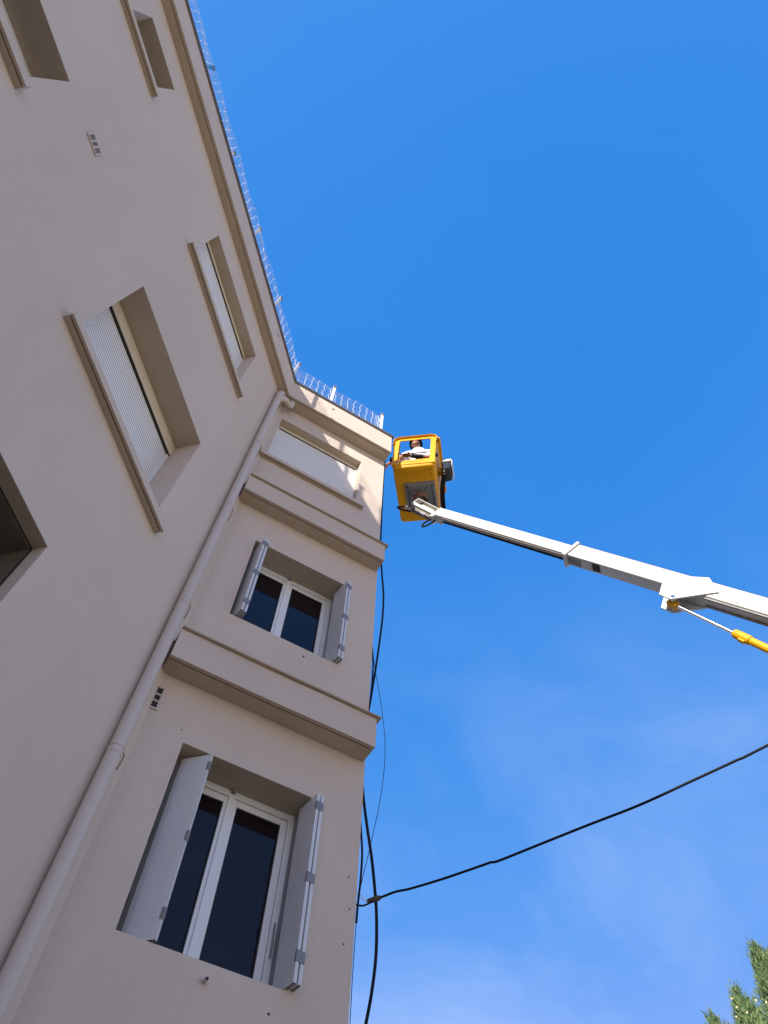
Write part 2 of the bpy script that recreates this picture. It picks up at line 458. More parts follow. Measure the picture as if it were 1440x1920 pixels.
def leaf(x0, y0, x1, y1, z0, z1, th, side, nleaf, label, opengap=.012):
    """a folded panel running in plan from (x0,y0) at the window to (x1,y1) at its free edge"""
    p0 = Vector((x0, y0, 0)); p1 = Vector((x1, y1, 0)); d = (p1 - p0).normalized(); n = Vector((-d.y, d.x, 0)) * side
    ln = (p1 - p0).length
    root = None
    for k in range(nleaf):
        off = n * ((th + opengap) * k)
        bm = bmesh.new()
        nr = 9; fw = .022
        prof = [(0, 0), (fw, 0)]
        # ribbed boards
        w = (ln - 2 * fw) / nr
        for i in range(nr):
            s = fw + i * w
            prof += [(s + .003, -.0011), (s + w - .003, -.0011), (s + w, 0.0)]
        prof += [(ln, 0), (ln, th)]
        for i in range(nr):
            s = ln - fw - i * w
            prof += [(s, th), (s - .004, th - .0 + .003), (s - w + .004, th + .003)]
        prof += [(fw, th), (0, th)]
        lo = [bm.verts.new(p0 + off + d * s + n * q + Vector((0, 0, z0))) for s, q in prof]
        hi = [bm.verts.new(p0 + off + d * s + n * q + Vector((0, 0, z1))) for s, q in prof]
        m_ = len(prof)
        for i in range(m_): bm.faces.new((lo[i], lo[(i + 1) % m_], hi[(i + 1) % m_], hi[i]))
        bm.faces.new(lo[::-1]); bm.faces.new(hi)
        bmesh.ops.recalc_face_normals(bm, faces=bm.faces[:])
        if k == 0:
            root = part('folding_shutter', bm, M_PVCD); root['label'] = label
        else: part('rear_leaf', bm, M_PVCD, parent=root)
        # open profile ends: dark chambers under the leaf
        bm = bmesh.new()
        for i in range(12):
            s0 = ln * (i + .15) / 12; s1 = ln * (i + .85) / 12
            P = [p0 + off + d * s + n * q + Vector((0, 0, z)) for z in (z0 - .0015, z0 + .001) for s, q in ((s0, .005), (s1, .005), (s1, th - .005), (s0, th - .005))]
            box8(bm, P)
        part('open_chambers', finish(bm), M_DARK, parent=root)
    # hinges on the free edge
    for fz in (.075, .5, .885):
        z = z1 - (z1 - z0) * fz
        bm = bmesh.new()
        tt = th * nleaf + opengap * (nleaf - 1)
        P = [p0 + d * s + n * q + Vector((0, 0, zz_)) for zz_ in (z - .036, z + .036) for s, q in ((ln - .016, -.003), (ln + .004, -.003), (ln + .004, tt + .002), (ln - .016, tt + .002))]
        box8(bm, P)
        part('hinge', finish(bm, .002), M_HINGE, parent=root)
    return root
leaf(.739, 4.336, .904, 4.174, 2.492, 3.862, .024, 1, 1, 'left shutter of the lowest window, angled across the frame')
leaf(1.713, 4.345, 1.746, 4.112, 2.492, 3.862, .024, 1, 2, 'right shutter of the lowest window, folded flat')
leaf(.700, 4.42, .748, 4.108, 5.482, 6.785, .024, 1, 2, 'left shutter of the middle window, folded flat')
leaf(1.728, 4.355, 1.768, 4.114, 5.482, 6.785, .024, 1, 2, 'right shutter of the middle window, folded flat')
# hinge channel and old iron stay in the left reveal of the lowest window
bm = bmesh.new(); fbox(bm, W, .682, .694, -.075, -.10, 2.49, 3.86)
part('shutter_rail', finish(bm, .002), M_BRONZE)
bm = bmesh.new(); fbox(bm, W, .6815, .7365, -.135, -.252, 2.49, 3.84)  # added dark block, fills the strip behind the left shutter
part('dark_filler', finish(bm, .003), M_BRONZE)
for x, z in ((.683, 3.55), (.683, 3.1), (.683, 2.66)):
    bm = bmesh.new(); fbox(bm, W, x, x + .012, -.03, -.085, z, z + .06)
    part('hinge_pin', finish(bm, .003), M_DARK)
bm = bmesh.new()
tube(bm, spline([W(1.705, -.24, 2.78), W(1.70, -.225, 2.86), W(1.70, -.232, 2.95), W(1.695, -.22, 3.0)]), .006, 6)
part('shutter_latch', bm, M_HINGE, smooth=True)

# ---- vents
def vent(F, u0, u1, z0, z1, horiz, n=3, out=.014, label=None):
    bm = bmesh.new()
    fr = .016
    fbox(bm, F, u0, u1, .0, out, z0, z0 + fr); fbox(bm, F, u0, u1, 0, out, z1 - fr, z1)
    fbox(bm, F, u0, u0 + fr, 0, out, z0 + fr, z1 - fr); fbox(bm, F, u1 - fr, u1, 0, out, z0 + fr, z1 - fr)
    for k in range(1, n):
        if horiz:
            z = z0 + fr + (z1 - z0 - 2 * fr) * k / n; fbox(bm, F, u0 + fr, u1 - fr, 0, out - .001, z - .008, z + .008)
        else:
            u = u0 + fr + (u1 - u0 - 2 * fr) * k / n; fbox(bm, F, u - .009, u + .009, 0, out - .001, z0 + fr, z1 - fr)
    v = part('air_vent', finish(bm, .002), M_PVC if False else M_TRIM)
    bm = bmesh.new(); fbox(bm, F, u0 + fr, u1 - fr, .0008, .003, z0 + fr, z1 - fr)
    part('vent_opening', finish(bm), M_DARK if horiz else M_VENTIN, parent=v)
    if label: v['label'] = label
vent(L, 3.648, 3.825, 6.812, 6.955, False, label='small beige three-slot vent high on the long wall')
vent(W, 0.30, 0.418, 4.052, 4.285, True, label='louvred vent beside the downpipe')

# ---- downpipe
pr_ = .050
pts = [Vector((.253, 3.995, GZ)), Vector((.252, 3.995, 2.6)), Vector((.250, 3.994, 4.4)), Vector((.246, 3.992, 7.4)), Vector((.243, 3.991, 9.6)), Vector((.244, 3.992, 10.38)), Vector((.257, 4.010, 10.52)), Vector((.275, 4.04, 10.63))]
bm = bmesh.new(); tube(bm, spline(pts, 8), pr_, 24)
dp = part('downpipe', bm, M_PIPE, smooth=True, label='painted round downpipe in the inner corner')
def at_z(z):
    for p, q in zip(pts, pts[1:]):
        if p.z <= z <= q.z: return p.lerp(q, (z - p.z) / (q.z - p.z))
for z, on in ((0.6, 1), (3.41, 1), (5.07, 1), (6.80, 1), (8.52, 1), (10.18, 1)):
    c = at_z(z)
    bm = bmesh.new(); tube(bm, [c + Vector((0, 0, -.035)), c + Vector((0, 0, .0)), c + Vector((0, 0, .012))], .06, 24, rs=[.0525, .0537, .0515])
    part('pipe_socket', bm, M_PIPE, parent=dp, smooth=True)
    bm = bmesh.new(); tube(bm, [c + Vector((0, 0, .012)), c + Vector((0, 0, .018))], .053, 24)
    tube(bm, [c + Vector((.055, .0, .014)), c + Vector((.07, .03, .014)), c + Vector((.075, .24, .014))], .005, 8)
    tube(bm, [c + Vector((-.04, .03, .014)), c + Vector((-.065, .05, .014)), c + Vector((-.09, .075, .014))], .005, 8)
    part('pipe_clip', bm, M_SEAM, parent=dp, smooth=True)
bm = bmesh.new()
tube(bm, spline([Vector((.470, 4.09, 10.64)), Vector((.470, 4.085, 10.52)), Vector((.455, 4.07, 10.45)), Vector((.40, 4.04, 10.41)), Vector((.33, 4.00, 10.38)), Vector((.25, 3.994, 10.28))], 6), .045, 20)
part('pipe_branch', bm, M_PIPE, parent=dp, smooth=True)

# ---- drain holes, stub pipe and small fixings in the render
def disc(c, nrm, r, name, mt, depth=.004, r2=None):
    bm = bmesh.new(); n = Vector(nrm).normalized(); tube(bm, [Vector(c) - n * .002, Vector(c) + n * depth], r, 14, rs=[r, r2 or r])
    return part(name, bm, mt, smooth=True)
disc(W(1.095, OW, 11.02), (0, -1, 0), .026, 'overflow_hole', M_DARK, .0015)
disc(L(.965, OL, 11.02), N1, .026, 'overflow_hole', M_DARK, .0015)
for x, z, r in ((1.46, 5.36, .011), (1.805, 7.27, .007), (.64, 3.985, .006), (2.10, 3.36, .006), (2.125, 3.13, .006), (2.10, 2.88, .006), (1.66, 2.33, .008), (.47, 9.6, .006)):
    disc(W(x, 0, z), (0, -1, 0), r, 'drilled_hole', M_DARK, .0012)
bm = bmesh.new(); c = W(1.245, 0, 2.38); tube(bm, [c + Vector((0, .01, .0)), c + Vector((0, -.045, -.006))], .014, 16)
st = part('drain_stub', bm, M_PIPE, smooth=True)
bm = bmesh.new(); tube(bm, [c + Vector((0, -.0445, -.006)), c + Vector((0, -.0465, -.0063))], .010, 12)
part('stub_bore', bm, M_DARK, parent=st)

# ------------------------------------------------------------------ cables
def pxcable(pts, y, r, x0=None):
    out = [aty(u, v, y) for u, v in pts]
    return spline(out, 6)
def cable(name, label, pts, r, mt=M_BLACK, n=8):
    bm = bmesh.new(); tube(bm, pts, r, n); o = link(name, bm, mt, smooth=True); tag(o, label, 'cable'); return o
c1 = pxcable([(723, 850), (719, 900), (716, 960), (714, 1010), (714, 1040), (716, 1075), (719, 1115), (717, 1160), (710, 1215), (703, 1262), (696, 1305), (688, 1350), (681, 1400), (679, 1450), (682, 1500), (689, 1555), (697, 1610), (703, 1670), (706, 1720), (705, 1790), (697, 1860), (684, 1930), (668, 2010)], 4.30, .01)
cable('hanging_cable', 'thick black cable looping down the whole wing corner', c1, .0115)
c2 = pxcable([(697, 1205), (699.5, 1240), (698, 1275), (693, 1320), (684, 1370), (676, 1430), (674, 1500), (677, 1560), (679, 1600), (676, 1650), (671, 1695), (668, 1730)], 4.27, .01)
cable('corner_cable', 'second black cable tight to the wing corner beside the thick loop', c2, .0085)
c3 = pxcable([(697, 1205), (704, 1260), (713, 1310), (720, 1365), (722, 1410), (718, 1465), (709, 1520), (700, 1560), (690, 1605), (680, 1645), (672, 1690), (667, 1745), (661, 1830), (656, 1920), (650, 2000)], 4.34, .01)
cable('thin_wire', 'thin dark wire bowing out from the wing corner', c3, .0028)
# service cable across the sky, hanging in one vertical plane
Pa = aty(703, 1686, 4.29); Pb = ray(1440, 1397) * 4.6
dd = (Pb - Pa); nn = Vector((dd.y, -dd.x, 0)).normalized()
def inpl(u, v):
    r = ray(u, v); return r * (Pa.dot(nn) / r.dot(nn))
sc = [inpl(*q) for q in ((703, 1686), (718, 1681), (742, 1672), (770, 1666), (830, 1648), (900, 1624), (920, 1617), (935, 1614), (1000, 1588), (1100, 1548), (1200, 1509), (1300, 1463), (1380, 1426), (1440, 1397))]
tail = sc[-1]; dv = (sc[-1] - sc[-2]).normalized()
for k in range(1, 7): sc.append(tail + dv * k * 1.5 + Vector((0, 0, .05 * k * k)))
o = cable('service_cable', 'black overhead cable crossing the sky to the wing corner', spline(sc, 6), .0085, n=10)
# anchor clamp
an = empty('cable_clamp', Pa); tag(an, 'grey tension clamp holding the overhead cable at the wing corner', 'cable clamp')
def cpart(name, bm, mt, smooth=False):
    o = link(name, bm, mt, an, smooth); o.matrix_parent_inverse = Matrix.Translation(-Pa); return o
ax = (inpl(718, 1681) - Pa).normalized()
bm = bmesh.new(); tube(bm, [Pa - ax * .065, Pa - ax * .05, Pa + ax * .02, Pa + ax * .05], .018, 10, rs=[.009, .019, .021, .011])
cpart('clamp_body', bm, M_BRONZE, True)
wp = Vector((XE, 4.29, Pa.z + .01))
for dz in (0, -.02):
    bm = bmesh.new(); tube(bm, [Pa - ax * .05 + Vector((0, 0, dz)), wp + Vector((0, 0, dz))], .0025, 6)
    cpart('stay_wire', bm, M_GALV)
bm = bmesh.new(); obox(bm, wp + Vector((.012, 0, 0)), Vector((1, 0, 0)), Vector((0, 1, 0)), Vector((0, 0, 1)), .012, .02, .03)
cpart('wall_bracket', finish(bm, .003), M_GALV)
bm = bmesh.new(); tube(bm, spline([Pa - ax * .04 + Vector((0, 0, -.015)), Pa + Vector((-.06, 0, -.06)), Pa + Vector((-.11, 0, -.09)), wp + Vector((-.0, 0.0, -.11))]), .0065, 8)
cpart('cable_tail', bm, M_BLACK, True)

# ------------------------------------------------------------------ wire mesh fence on the roof edge
fence = tag(empty('wire_fence', (0.37, 4.0, TOP)), 'galvanised wire mesh fence on leaning posts along the roof edge', 'fence')
finv = Matrix.Translation(-Vector((0.37, 4.0, TOP)))
def fpart(name, bm, mt, smooth=False, label=None):
    o = link(name, bm, mt, fence, smooth); o.matrix_parent_inverse = finv
    if label: o['label'] = label
    return o
def RL(s, h):      # s < 0 along the long wall, s > 0 along the wing
    cc = offset_corner((OL - .01, OW - .01))
    if s <= 0: return cc - C1 * (-s) + Vector((0, 0, TOP + .03 + h))
    return cc + Vector((s, 0, TOP + .03 + h))
ps = [-9.6, -8.55, -7.5, -6.45, -5.4, -4.42, -3.36, -2.28, -1.22, -.13, .65, 1.59]
leanx = {-.13: .05, .65: .0, 1.59: .0, -1.22: .03, -2.28: .02}
for i, s in enumerate(ps):
    b0 = RL(s, -.03); H = .80 if i not in (5, 6) else (.72, .42)[i - 5]
    tdir = C1 if s <= 0 else Vector((1, 0, 0)); od = N1 if s <= 0 else Vector((0, -1, 0))
    tp = b0 + Vector((0, 0, H)) + od * random.uniform(-.01, .03) + tdir * leanx.get(s, random.uniform(-.02, .02))
    bm = bmesh.new(); w = .026
    f1 = tdir; f2 = od
    P = [p + f1 * a_ + f2 * b_ for p in (b0, tp) for a_, b_ in ((-w, -.003), (w, -.003), (w, .003), (-w, .003))]
    box8(bm, P)
    P = [p + f1 * a_ + f2 * b_ for p in (b0, tp) for a_, b_ in ((-.003, -.0031), (.003, -.0031), (.003, -.034), (-.003, -.034))]
    box8(bm, P)
    blue = (i == 5)
    fpart('post', finish(bm), M_BLUE if blue else M_GALV, label='bright blue fence post' if blue else None)
    bm = bmesh.new(); obox(bm, tp - Vector((0, 0, .05)), tdir, od, Vector((0, 0, 1)), .034, .016, .02)
    fpart('tension_bracket', finish(bm, .003), M_HINGE)
hz = [0.03, .08, .13, .18, .235, .29, .345, .41, .475, .54, .61, .68]
for s0, s1 in zip(ps, ps[1:]):
    bm = bmesh.new()
    rnd = random.Random(int(s0 * 100))
    far = s0 < -5
    def pt(s, h):
        sag = (.012 * math.sin(h * 9 + s * 7) + .010 * noise.noise(Vector((s * 5, h * 6, 3))))
        od = N1 if s <= 0 else Vector((0, -1, 0))
        q = RL(s, h + .008 * noise.noise(Vector((s * 4, h * 8, 9))) - (.012 * math.sin(PI * (s - s0) / (s1 - s0)) if h > .5 else 0))
        return q + od * sag
    for h in hz:
        n = max(4, int((s1 - s0) / .075))
        tube(bm, [pt(s0 + (s1 - s0) * k / n, h) for k in range(n + 1)], .0016 if s1 > 0 else .0011, 4, cap=False)
    nv = int((s1 - s0) / .125)
    for k in range(nv + 1):
        s = s0 + (s1 - s0) * (k + .5) / (nv + 1)
        base = s
        vp = []
        for j in range(len(hz) * 2 - 1):
            h = hz[j // 2] if j % 2 == 0 else (hz[j // 2] + hz[j // 2 + 1]) / 2
            jit = .014 * noise.noise(Vector((k * 3.1, h * 9, s0))) + (.006 if (j // 4) % 2 else -.006)
            vp.append(pt(base + jit, h))
        tube(bm, vp, .0032 if s1 > 0 else .0022, 5, cap=False)
    fpart('mesh_panel', bm, M_GALV)
# curled mesh end at the wing corner
bm = bmesh.new()
e0 = RL(1.59, 0)
for k in range(4):
    r = random.Random(k)
    tube(bm, spline([e0 + Vector((-.03 - .02 * k, .02 * k, .04 + .15 * j + r.uniform(-.01, .01) if j else .04)) + Vector((.018 * math.sin(j * 2.2 + k), .03 * math.cos(j * 1.7 + k), 0)) for j in range(5)], 4), .0028, 5)
fpart('loose_mesh_end', bm, M_GALV, True)

# ------------------------------------------------------------------ aerial lift
BO = Vector((2.37611429, 4.3044, 10.86348571))
BM = Matrix(((0.7775444755407713, 0.6283626642937608, 0.024185753609790226),
             (-0.6258700240143402, 0.7770405309428581, -0.06704272005468286),
             (-0.0609204530212658, 0.036991558411180805, 0.9974569278971378)))
def K(x, y, z): return BO + BM @ Vector((x, y, z))
# boom axis
def dep(u, v, D): return RC.transposed() @ (Vector(((u - 720) / FPX, (v - 960) / FPX, 1.0)) * D)
BA = dep(830, 966.5, 11.4); BB = dep(1440, 1148, 7.6)
be = (BB - BA).normalized(); eh = Vector((be.x, be.y, 0)).normalized()
bs = Vector((eh.y, -eh.x, 0))
if bs.dot(BA) > 0: bs = -bs
bu = be.cross(bs)
if bu.z < 0: bu = -bu
lift_base = BA + be * ((GZ + 2.1 - BA.z) / be.z)
lift = tag(empty('boom_lift', Vector((lift_base.x, lift_base.y, GZ))), 'yellow basket boom lift with white telescopic arm reaching the roof corner', 'aerial lift')
linv = Matrix.Translation(-Vector((lift_base.x, lift_base.y, GZ)))
def lpart(name, bm, mt, parent=None, smooth=False, extra=None, label=None):
    o = link(name, bm, mt, parent or lift, smooth, extra)
    if parent is None: o.matrix_parent_inverse = linv
    if label: o['label'] = label
    return o
BW, BD, BH = .68, 1.062, 1.066
def rrect(x0, x1, y0, y1, r, n=5):
    out = []
    for cx_, cy_, a0 in ((x1 - r, y0 + r, -PI / 2), (x1 - r, y1 - r, 0), (x0 + r, y1 - r, PI / 2), (x0 + r, y0 + r, PI)):
        for k in range(n + 1):
            a = a0 + PI / 2 * k / n; out.append((cx_ + r * math.cos(a), cy_ + r * math.sin(a)))
    return out
# tub: floor and three solid walls, front left to the window frame
bm = bmesh.new()
def ring(z, g_, r=.07): return [bm.verts.new(K(x, y, z)) for x, y in rrect(-g_, BW + g_, -0 if g_ < 0 else 0, BD + g_, r)]
levels = [(.03, -.02, .06), (.0, .0, .06), (.012, .006, .065), (.09, .010, .065), (.35, .016, .065), (.75, .03, .065), (1.0, .045, .065), (1.02, .085, .065), (1.066, .09, .065), (1.07, .04, .065)]
outer = [(-.012, -.03), (0.0, -.012), (.02, .0), (.12, .004), (.4, .012), (.8, .028), (1.0, .036), (1.005, .075), (1.05, .08), (1.062, .05)]
def tubring(z, g_, front):
    return [bm.verts.new(K(x, y, z)) for x, y in rrect(-g_, BW + g_, front, BD + g_, .06)]
R_ = []
for z, g_ in outer: R_.append(tubring(z, g_, 0.012 - min(g_, .0)))
nn_ = len(R_[0])
def isfront(k):  # faces along the front plane
    n1_ = 6
    return k == nn_ - 1
for i, (a_, b_) in enumerate(zip(R_, R_[1:])):
    for k in range(nn_):
        if isfront(k) and i >= 3: continue
        bm.faces.new((a_[k], a_[(k + 1) % nn_], b_[(k + 1) % nn_], b_[k]))
bm.faces.new(R_[0][::-1])
I_ = [tubring(z, g_, .045) for z, g_ in ((1.06, .01), (1.0, -.005), (.4, -.02), (.06, -.03))]
for i, (a_, b_) in enumerate(zip(I_, I_[1:])):
    for k in range(nn_):
        if isfront(k): continue
        bm.faces.new((a_[k], a_[(k + 1) % nn_], b_[(k + 1) % nn_], b_[k]))
bm.faces.new(I_[-1])
for k in range(nn_):
    if isfront(k): continue
    bm.faces.new((R_[-1][k], R_[-1][(k + 1) % nn_], I_[0][(k + 1) % nn_], I_[0][k]))
bmesh.ops.recalc_face_normals(bm, faces=bm.faces[:])
basket = lpart('basket', bm, M_YEL, smooth=True, label='yellow moulded work basket with open front window')
# front frame with window, rounded top corners
def plate_hole(outl, hole, y0, y1):
    bm = bmesh.new(); n = len(outl)
    of = [bm.verts.new(K(x, y0, z)) for x, z in outl]; hf = [bm.verts.new(K(x, y0, z)) for x, z in hole]
    ob = [bm.verts.new(K(x, y1, z)) for x, z in outl]; hb = [bm.verts.new(K(x, y1, z)) for x, z in hole]
    for k in range(n):
        j = (k + 1) % n
        bm.faces.new((of[k], of[j], hf[j], hf[k])); bm.faces.new((ob[k], hb[k], hb[j], ob[j]))
        bm.faces.new((of[k], ob[k], ob[j], of[j])); bm.faces.new((hf[k], hf[j], hb[j], hb[k]))
    bmesh.ops.recalc_face_normals(bm, faces=bm.faces[:]); return bm
def rr2(x0, x1, z0, z1, r0, r1, n=6):
    out = []
    for cx_, cz_, a0, r in ((x1 - r0, z0 + r0, -PI / 2, r0), (x1 - r1, z1 - r1, 0, r1), (x0 + r1, z1 - r1, PI / 2, r1), (x0 + r0, z0 + r0, PI, r0)):
        for k in range(n + 1):
            a = a0 + PI / 2 * k / n; out.append((cx_ + r * math.cos(a), cz_ + r * math.sin(a)))
    return out
bm = plate_hole(rr2(-.025, BW + .012, .055, 1.052, .02, .09), rr2(.062, .602, .205, .985, .03, .05), 0.0, .014)
bmesh.ops.bevel(bm, geom=[e for e in bm.edges], offset=.003, segments=2, affect='EDGES', clamp_overlap=True)
lpart('window_frame', bm, M_YEL, parent=basket, smooth=True)
# lip round the head of the frame standing forward
def sweep_uz(path, y0, y1, th):
    bm = bmesh.new(); n = len(path); rows = []
    for i, (x, z) in enumerate(path):
        a0 = path[max(i - 1, 0)]; a1 = path[min(i + 1, n - 1)]
        t = Vector((a1[0] - a0[0], a1[1] - a0[1])).normalized(); nx, nz = -t.y, t.x
        rows.append([bm.verts.new(K(x + nx * q, y, z + nz * q)) for q, y in ((0, y0), (th, y0), (th, y1), (0, y1))])
    for a_, b_ in zip(rows, rows[1:]):
        for k in range(4): bm.faces.new((a_[k], a_[(k + 1) % 4], b_[(k + 1) % 4], b_[k]))
    bm.faces.new(rows[0]); bm.faces.new(rows[-1][::-1])
    bmesh.ops.recalc_face_normals(bm, faces=bm.faces[:]); return bm
o_ = rr2(-.03, BW + .017, .0, 1.062, .02, .105)
top = [q for q in o_ if q[1] > .93]
top = sorted(top, key=lambda q: q[0])
path = [(-.03, .80)] + [(x, z) for x, z in top] + [(BW + .017, .80)]
bm = sweep_uz(path, -.042, .02, .014)
bmesh.ops.bevel(bm, geom=bm.edges[:], offset=.005, segments=2, affect='EDGES', clamp_overlap=True)
lpart('head_lip', bm, M_YEL, parent=basket, smooth=True)
# rounded nose at the foot of the frame
bm = bmesh.new()
tube(bm, [K(-.012, .022, .075), K(BW / 2, .02, .075), K(BW + .005, .022, .075)], .028, 16)
lpart('front_nose', bm, M_YEL, parent=basket, smooth=True)
# step handle moulded under the nose
bm = bmesh.new()
tube(bm, spline([K(.055, .03, -.012), K(.085, .085, -.018), K(.13, .125, -.022), K(.2, .14, -.022), K(.33, .135, -.022), K(.46, .125, -.022), K(.53, .10, -.02), K(.60, .045, -.012)], 5), .0075, 8)
lpart('step_rail', bm, M_YEL, parent=basket, smooth=True)
for x, y in ((.06, .16), (.61, .10), (.60, .17), (.05, 1.0), (.62, .2)):
    bm = bmesh.new(); tube(bm, [K(x, y, -.010), K(x, y, -.016)], .010, 10)
    lpart('bolt', bm, M_DARK, parent=basket, smooth=True)
# inner guard bar
bm = bmesh.new(); tube(bm, [K(.03, .10, .66), K(.35, .10, .655), K(.64, .10, .65)], .009, 8)
lpart('guard_bar', bm, M_BLACK, parent=basket, smooth=True)
for x, z in ((-.045, .30), (BW + .03, .33), (BW + .03, .92)):
    bm = bmesh.new(); obox(bm, K(x, .01, z), BM.col[0], BM.col[1], BM.col[2], .022, .022, .045)
    lpart('latch', finish(bm, .006), M_BLACK, parent=basket)
# lettering
cu = bpy.data.curves.new('lettering', 'FONT'); cu.body = 'FRANCE ELEVATEUR 118 AF'; cu.size = .052; cu.extrude = .0006
cu.align_x = 'LEFT'
tmp = bpy.data.objects.new('tmp', cu); col.objects.link(tmp)
bpy.context.view_layer.update()
me = bpy.data.meshes.new_from_object(tmp.evaluated_get(bpy.context.evaluated_depsgraph_get()))
wd = max(v.co.x for v in me.vertices) - min(v.co.x for v in me.vertices)
for v in me.vertices: v.co = K(.10 + v.co.x * .40 / wd, -.0012 - v.co.z * .5, .125 + v.co.y * .9)
me.materials.clear(); me.materials.append(M_INK)
bpy.data.objects.remove(tmp)
lo = bpy.data.objects.new('lettering', me); col.objects.link(lo); lo.parent = basket
# control box
bm = bmesh.new()
cb = [( .76, .30, .36), (.91, .30, .40), (.92, .56, .40), (.76, .56, .36), (.76, .30, .62), (.92, .30, .64), (.93, .56, .64), (.76, .56, .62)]
box8(bm, [K(*q) for q in cb]); finish(bm, .03, 3)
cbx = lpart('control_box', bm, M_HELM, smooth=True, label='black control box with white cover on the basket side')
bm = bmesh.new()
cw = [(.75, .28, .60), (.935, .28, .625), (.945, .59, .625), (.75, .59, .60), (.765, .29, .69), (.92, .29, .71), (.93, .57, .71), (.765, .57, .69)]
box8(bm, [K(*q) for q in cw]); finish(bm, .02, 3)
lpart('cover', bm, M_WHITE, parent=cbx, smooth=True)
bm = bmesh.new(); P = [K(*q) for q in ((.928, .28, .44), (.938, .28, .45), (.948, .59, .45), (.938, .59, .44), (.930, .28, .63), (.945, .28, .63), (.955, .59, .63), (.940, .59, .63))]
box8(bm, P); finish(bm, .006)
lpart('side_flap', bm, M_WHITE, parent=cbx)
for k in range(4):
    bm = bmesh.new(); tube(bm, [K(.80, .34 + k * .055, .375), K(.80, .34 + k * .055, .35)], .012, 10)
    lpart('plug', bm, M_GALV, parent=cbx, smooth=True)
bm = bmesh.new(); obox(bm, K(.73, .43, .52), BM.col[0], BM.col[1], BM.col[2], .035, .05, .06)
lpart('box_arm', finish(bm, .006), M_YEL, parent=cbx)
for k, (dx, mt) in enumerate(((0, M_BLACK), (.035, M_BLACK), (-.022, M_BROWN))):
    bm = bmesh.new()
    tube(bm, spline([K(.78 + dx, .42, .37), K(.745 + dx, .52, .15), K(.735 + dx, .64, .0), K(.735 + dx, .76, -.10), K(.735 + dx * .6, .86, -.14), K(.69, .90, -.14), K(.62, .84, -.10)], 7), .019 if k < 2 else .008, 10)
    lpart('hose', bm, mt, smooth=True)
# mounting plate under the floor
bm = bmesh.new()
P = [K(x, y, z) for z, g_ in ((-.065, .05), (-.013, .0)) for x, y in ((.145 + g_ * .3, .30 + g_), (.655 - g_ * .3, .30 + g_), (.655 - g_ * .3, .845 - g_ * .4), (.145 + g_ * .3, .845 - g_ * .4))]
box8(bm, P); finish(bm, .006)
mp = lpart('mount_plate', bm, M_GREYP, label='grey steel mounting plate under the basket floor')
for x in (.205, .60):
    bm = bmesh.new(); fbox(bm, lambda u, n, z: K(u, n, z), x - .006, x + .006, .34, .83, -.068, -.0655)
    lpart('plate_slot', finish(bm), M_DARK, parent=mp)
for x0, y0, x1, y1 in ((.22, .36, .34, .48), (.58, .36, .47, .47), (.24, .80, .34, .68), (.58, .80, .48, .68)):
    bm = bmesh.new(); tube(bm, [K(x0, y0, -.068), K(x1, y1, -.12)], .011, 8)
    lpart('gusset', bm, M_GREYP, parent=mp, smooth=True)
for x, y in ((.25, .42), (.56, .40), (.18, .35), (.63, .35), (.18, .79), (.63, .6), (.61, .7)):
    bm = bmesh.new(); tube(bm, [K(x, y, -.066), K(x, y, -.076)], .014, 6)
    lpart('bolt', bm, M_DARK, parent=mp)
bm = bmesh.new(); tube(bm, [K(.41, .56, -.06), K(.41, .56, -.13), K(.41, .56, -.16)], .1, 28, rs=[.115, .10, .085])
hub = lpart('rotator_hub', bm, M_BROWN, smooth=True)
bm = bmesh.new(); tube(bm, [K(.41, .56, -.155), K(.41, .56, -.23)], .055, 20)
lpart('hub_shaft', bm, M_GREYP, parent=hub, smooth=True)
bm = bmesh.new(); tube(bm, [K(.41 + .115 * math.cos(a), .56 + .115 * math.sin(a), -.135) for a in [PI * .45 + PI * 1.0 * k / 16 for k in range(17)]], .008, 8)
lpart('red_hose', bm, M_RED, parent=hub, smooth=True)
for k in range(7):
    r = random.Random(k)
    a = r.uniform(0, 6.28)
    bm = bmesh.new(); obox(bm, K(.43 + .07 * math.cos(a), .58 + .07 * math.sin(a), -.17), BM.col[0], BM.col[1], BM.col[2], r.uniform(.01, .025), r.uniform(.01, .02), .02)
    lpart('valve', finish(bm, .003), M_GREYP if k % 2 else M_DARK, parent=hub)
# ---- boom
def Bx(t, s, u): return BA + be * t + bs * s + bu * u      # t along, s to the lit side, u up
def bbox(bm, t0, t1, s0, s1, u0, u1): return fbox(bm, Bx, t0, t1, s0, s1, u0, u1)
TJ = 2.51
bm = bmesh.new(); bbox(bm, -.06, TJ + .5, -.062, .062, -.095, .095); finish(bm, .012, 3)
inner = lpart('inner_boom', bm, M_WHITE, smooth=True, label='slim white inner section of the telescopic arm')
bm = bmesh.new()
tube(bm, [Bx(.1, -.035, -.105), Bx(TJ, -.035, -.105)], .014, 8)
lpart('hydraulic_hose', bm, M_BLACK, parent=inner)
bm = bmesh.new(); tube(bm, [Bx(.1, .03, -.105), Bx(TJ, .03, -.105)], .012, 8)
lpart('hydraulic_hose', bm, M_BRONZE, parent=inner)
bm = bmesh.new(); bbox(bm, .25, TJ, .0622, .0632, .028, .034)
lpart('scuff_line', finish(bm), M_GREYP, parent=inner)
ET = (lift_base - BA).length
rs_ = random.Random(3)
for k in range(9):
    t_ = rs_.uniform(.3, 2.3); u_ = rs_.uniform(-.05, .07); l_ = rs_.uniform(.05, .3)
    bm = bmesh.new(); bbox(bm, t_, t_ + l_, .0622, .0629, u_, u_ + rs_.uniform(.002, .006))
    lpart('scuff', finish(bm), M_GREYP, parent=inner)
bm = bmesh.new(); bbox(bm, TJ, ET + .3, -.082, .082, -.125, .122); finish(bm, .012, 3)
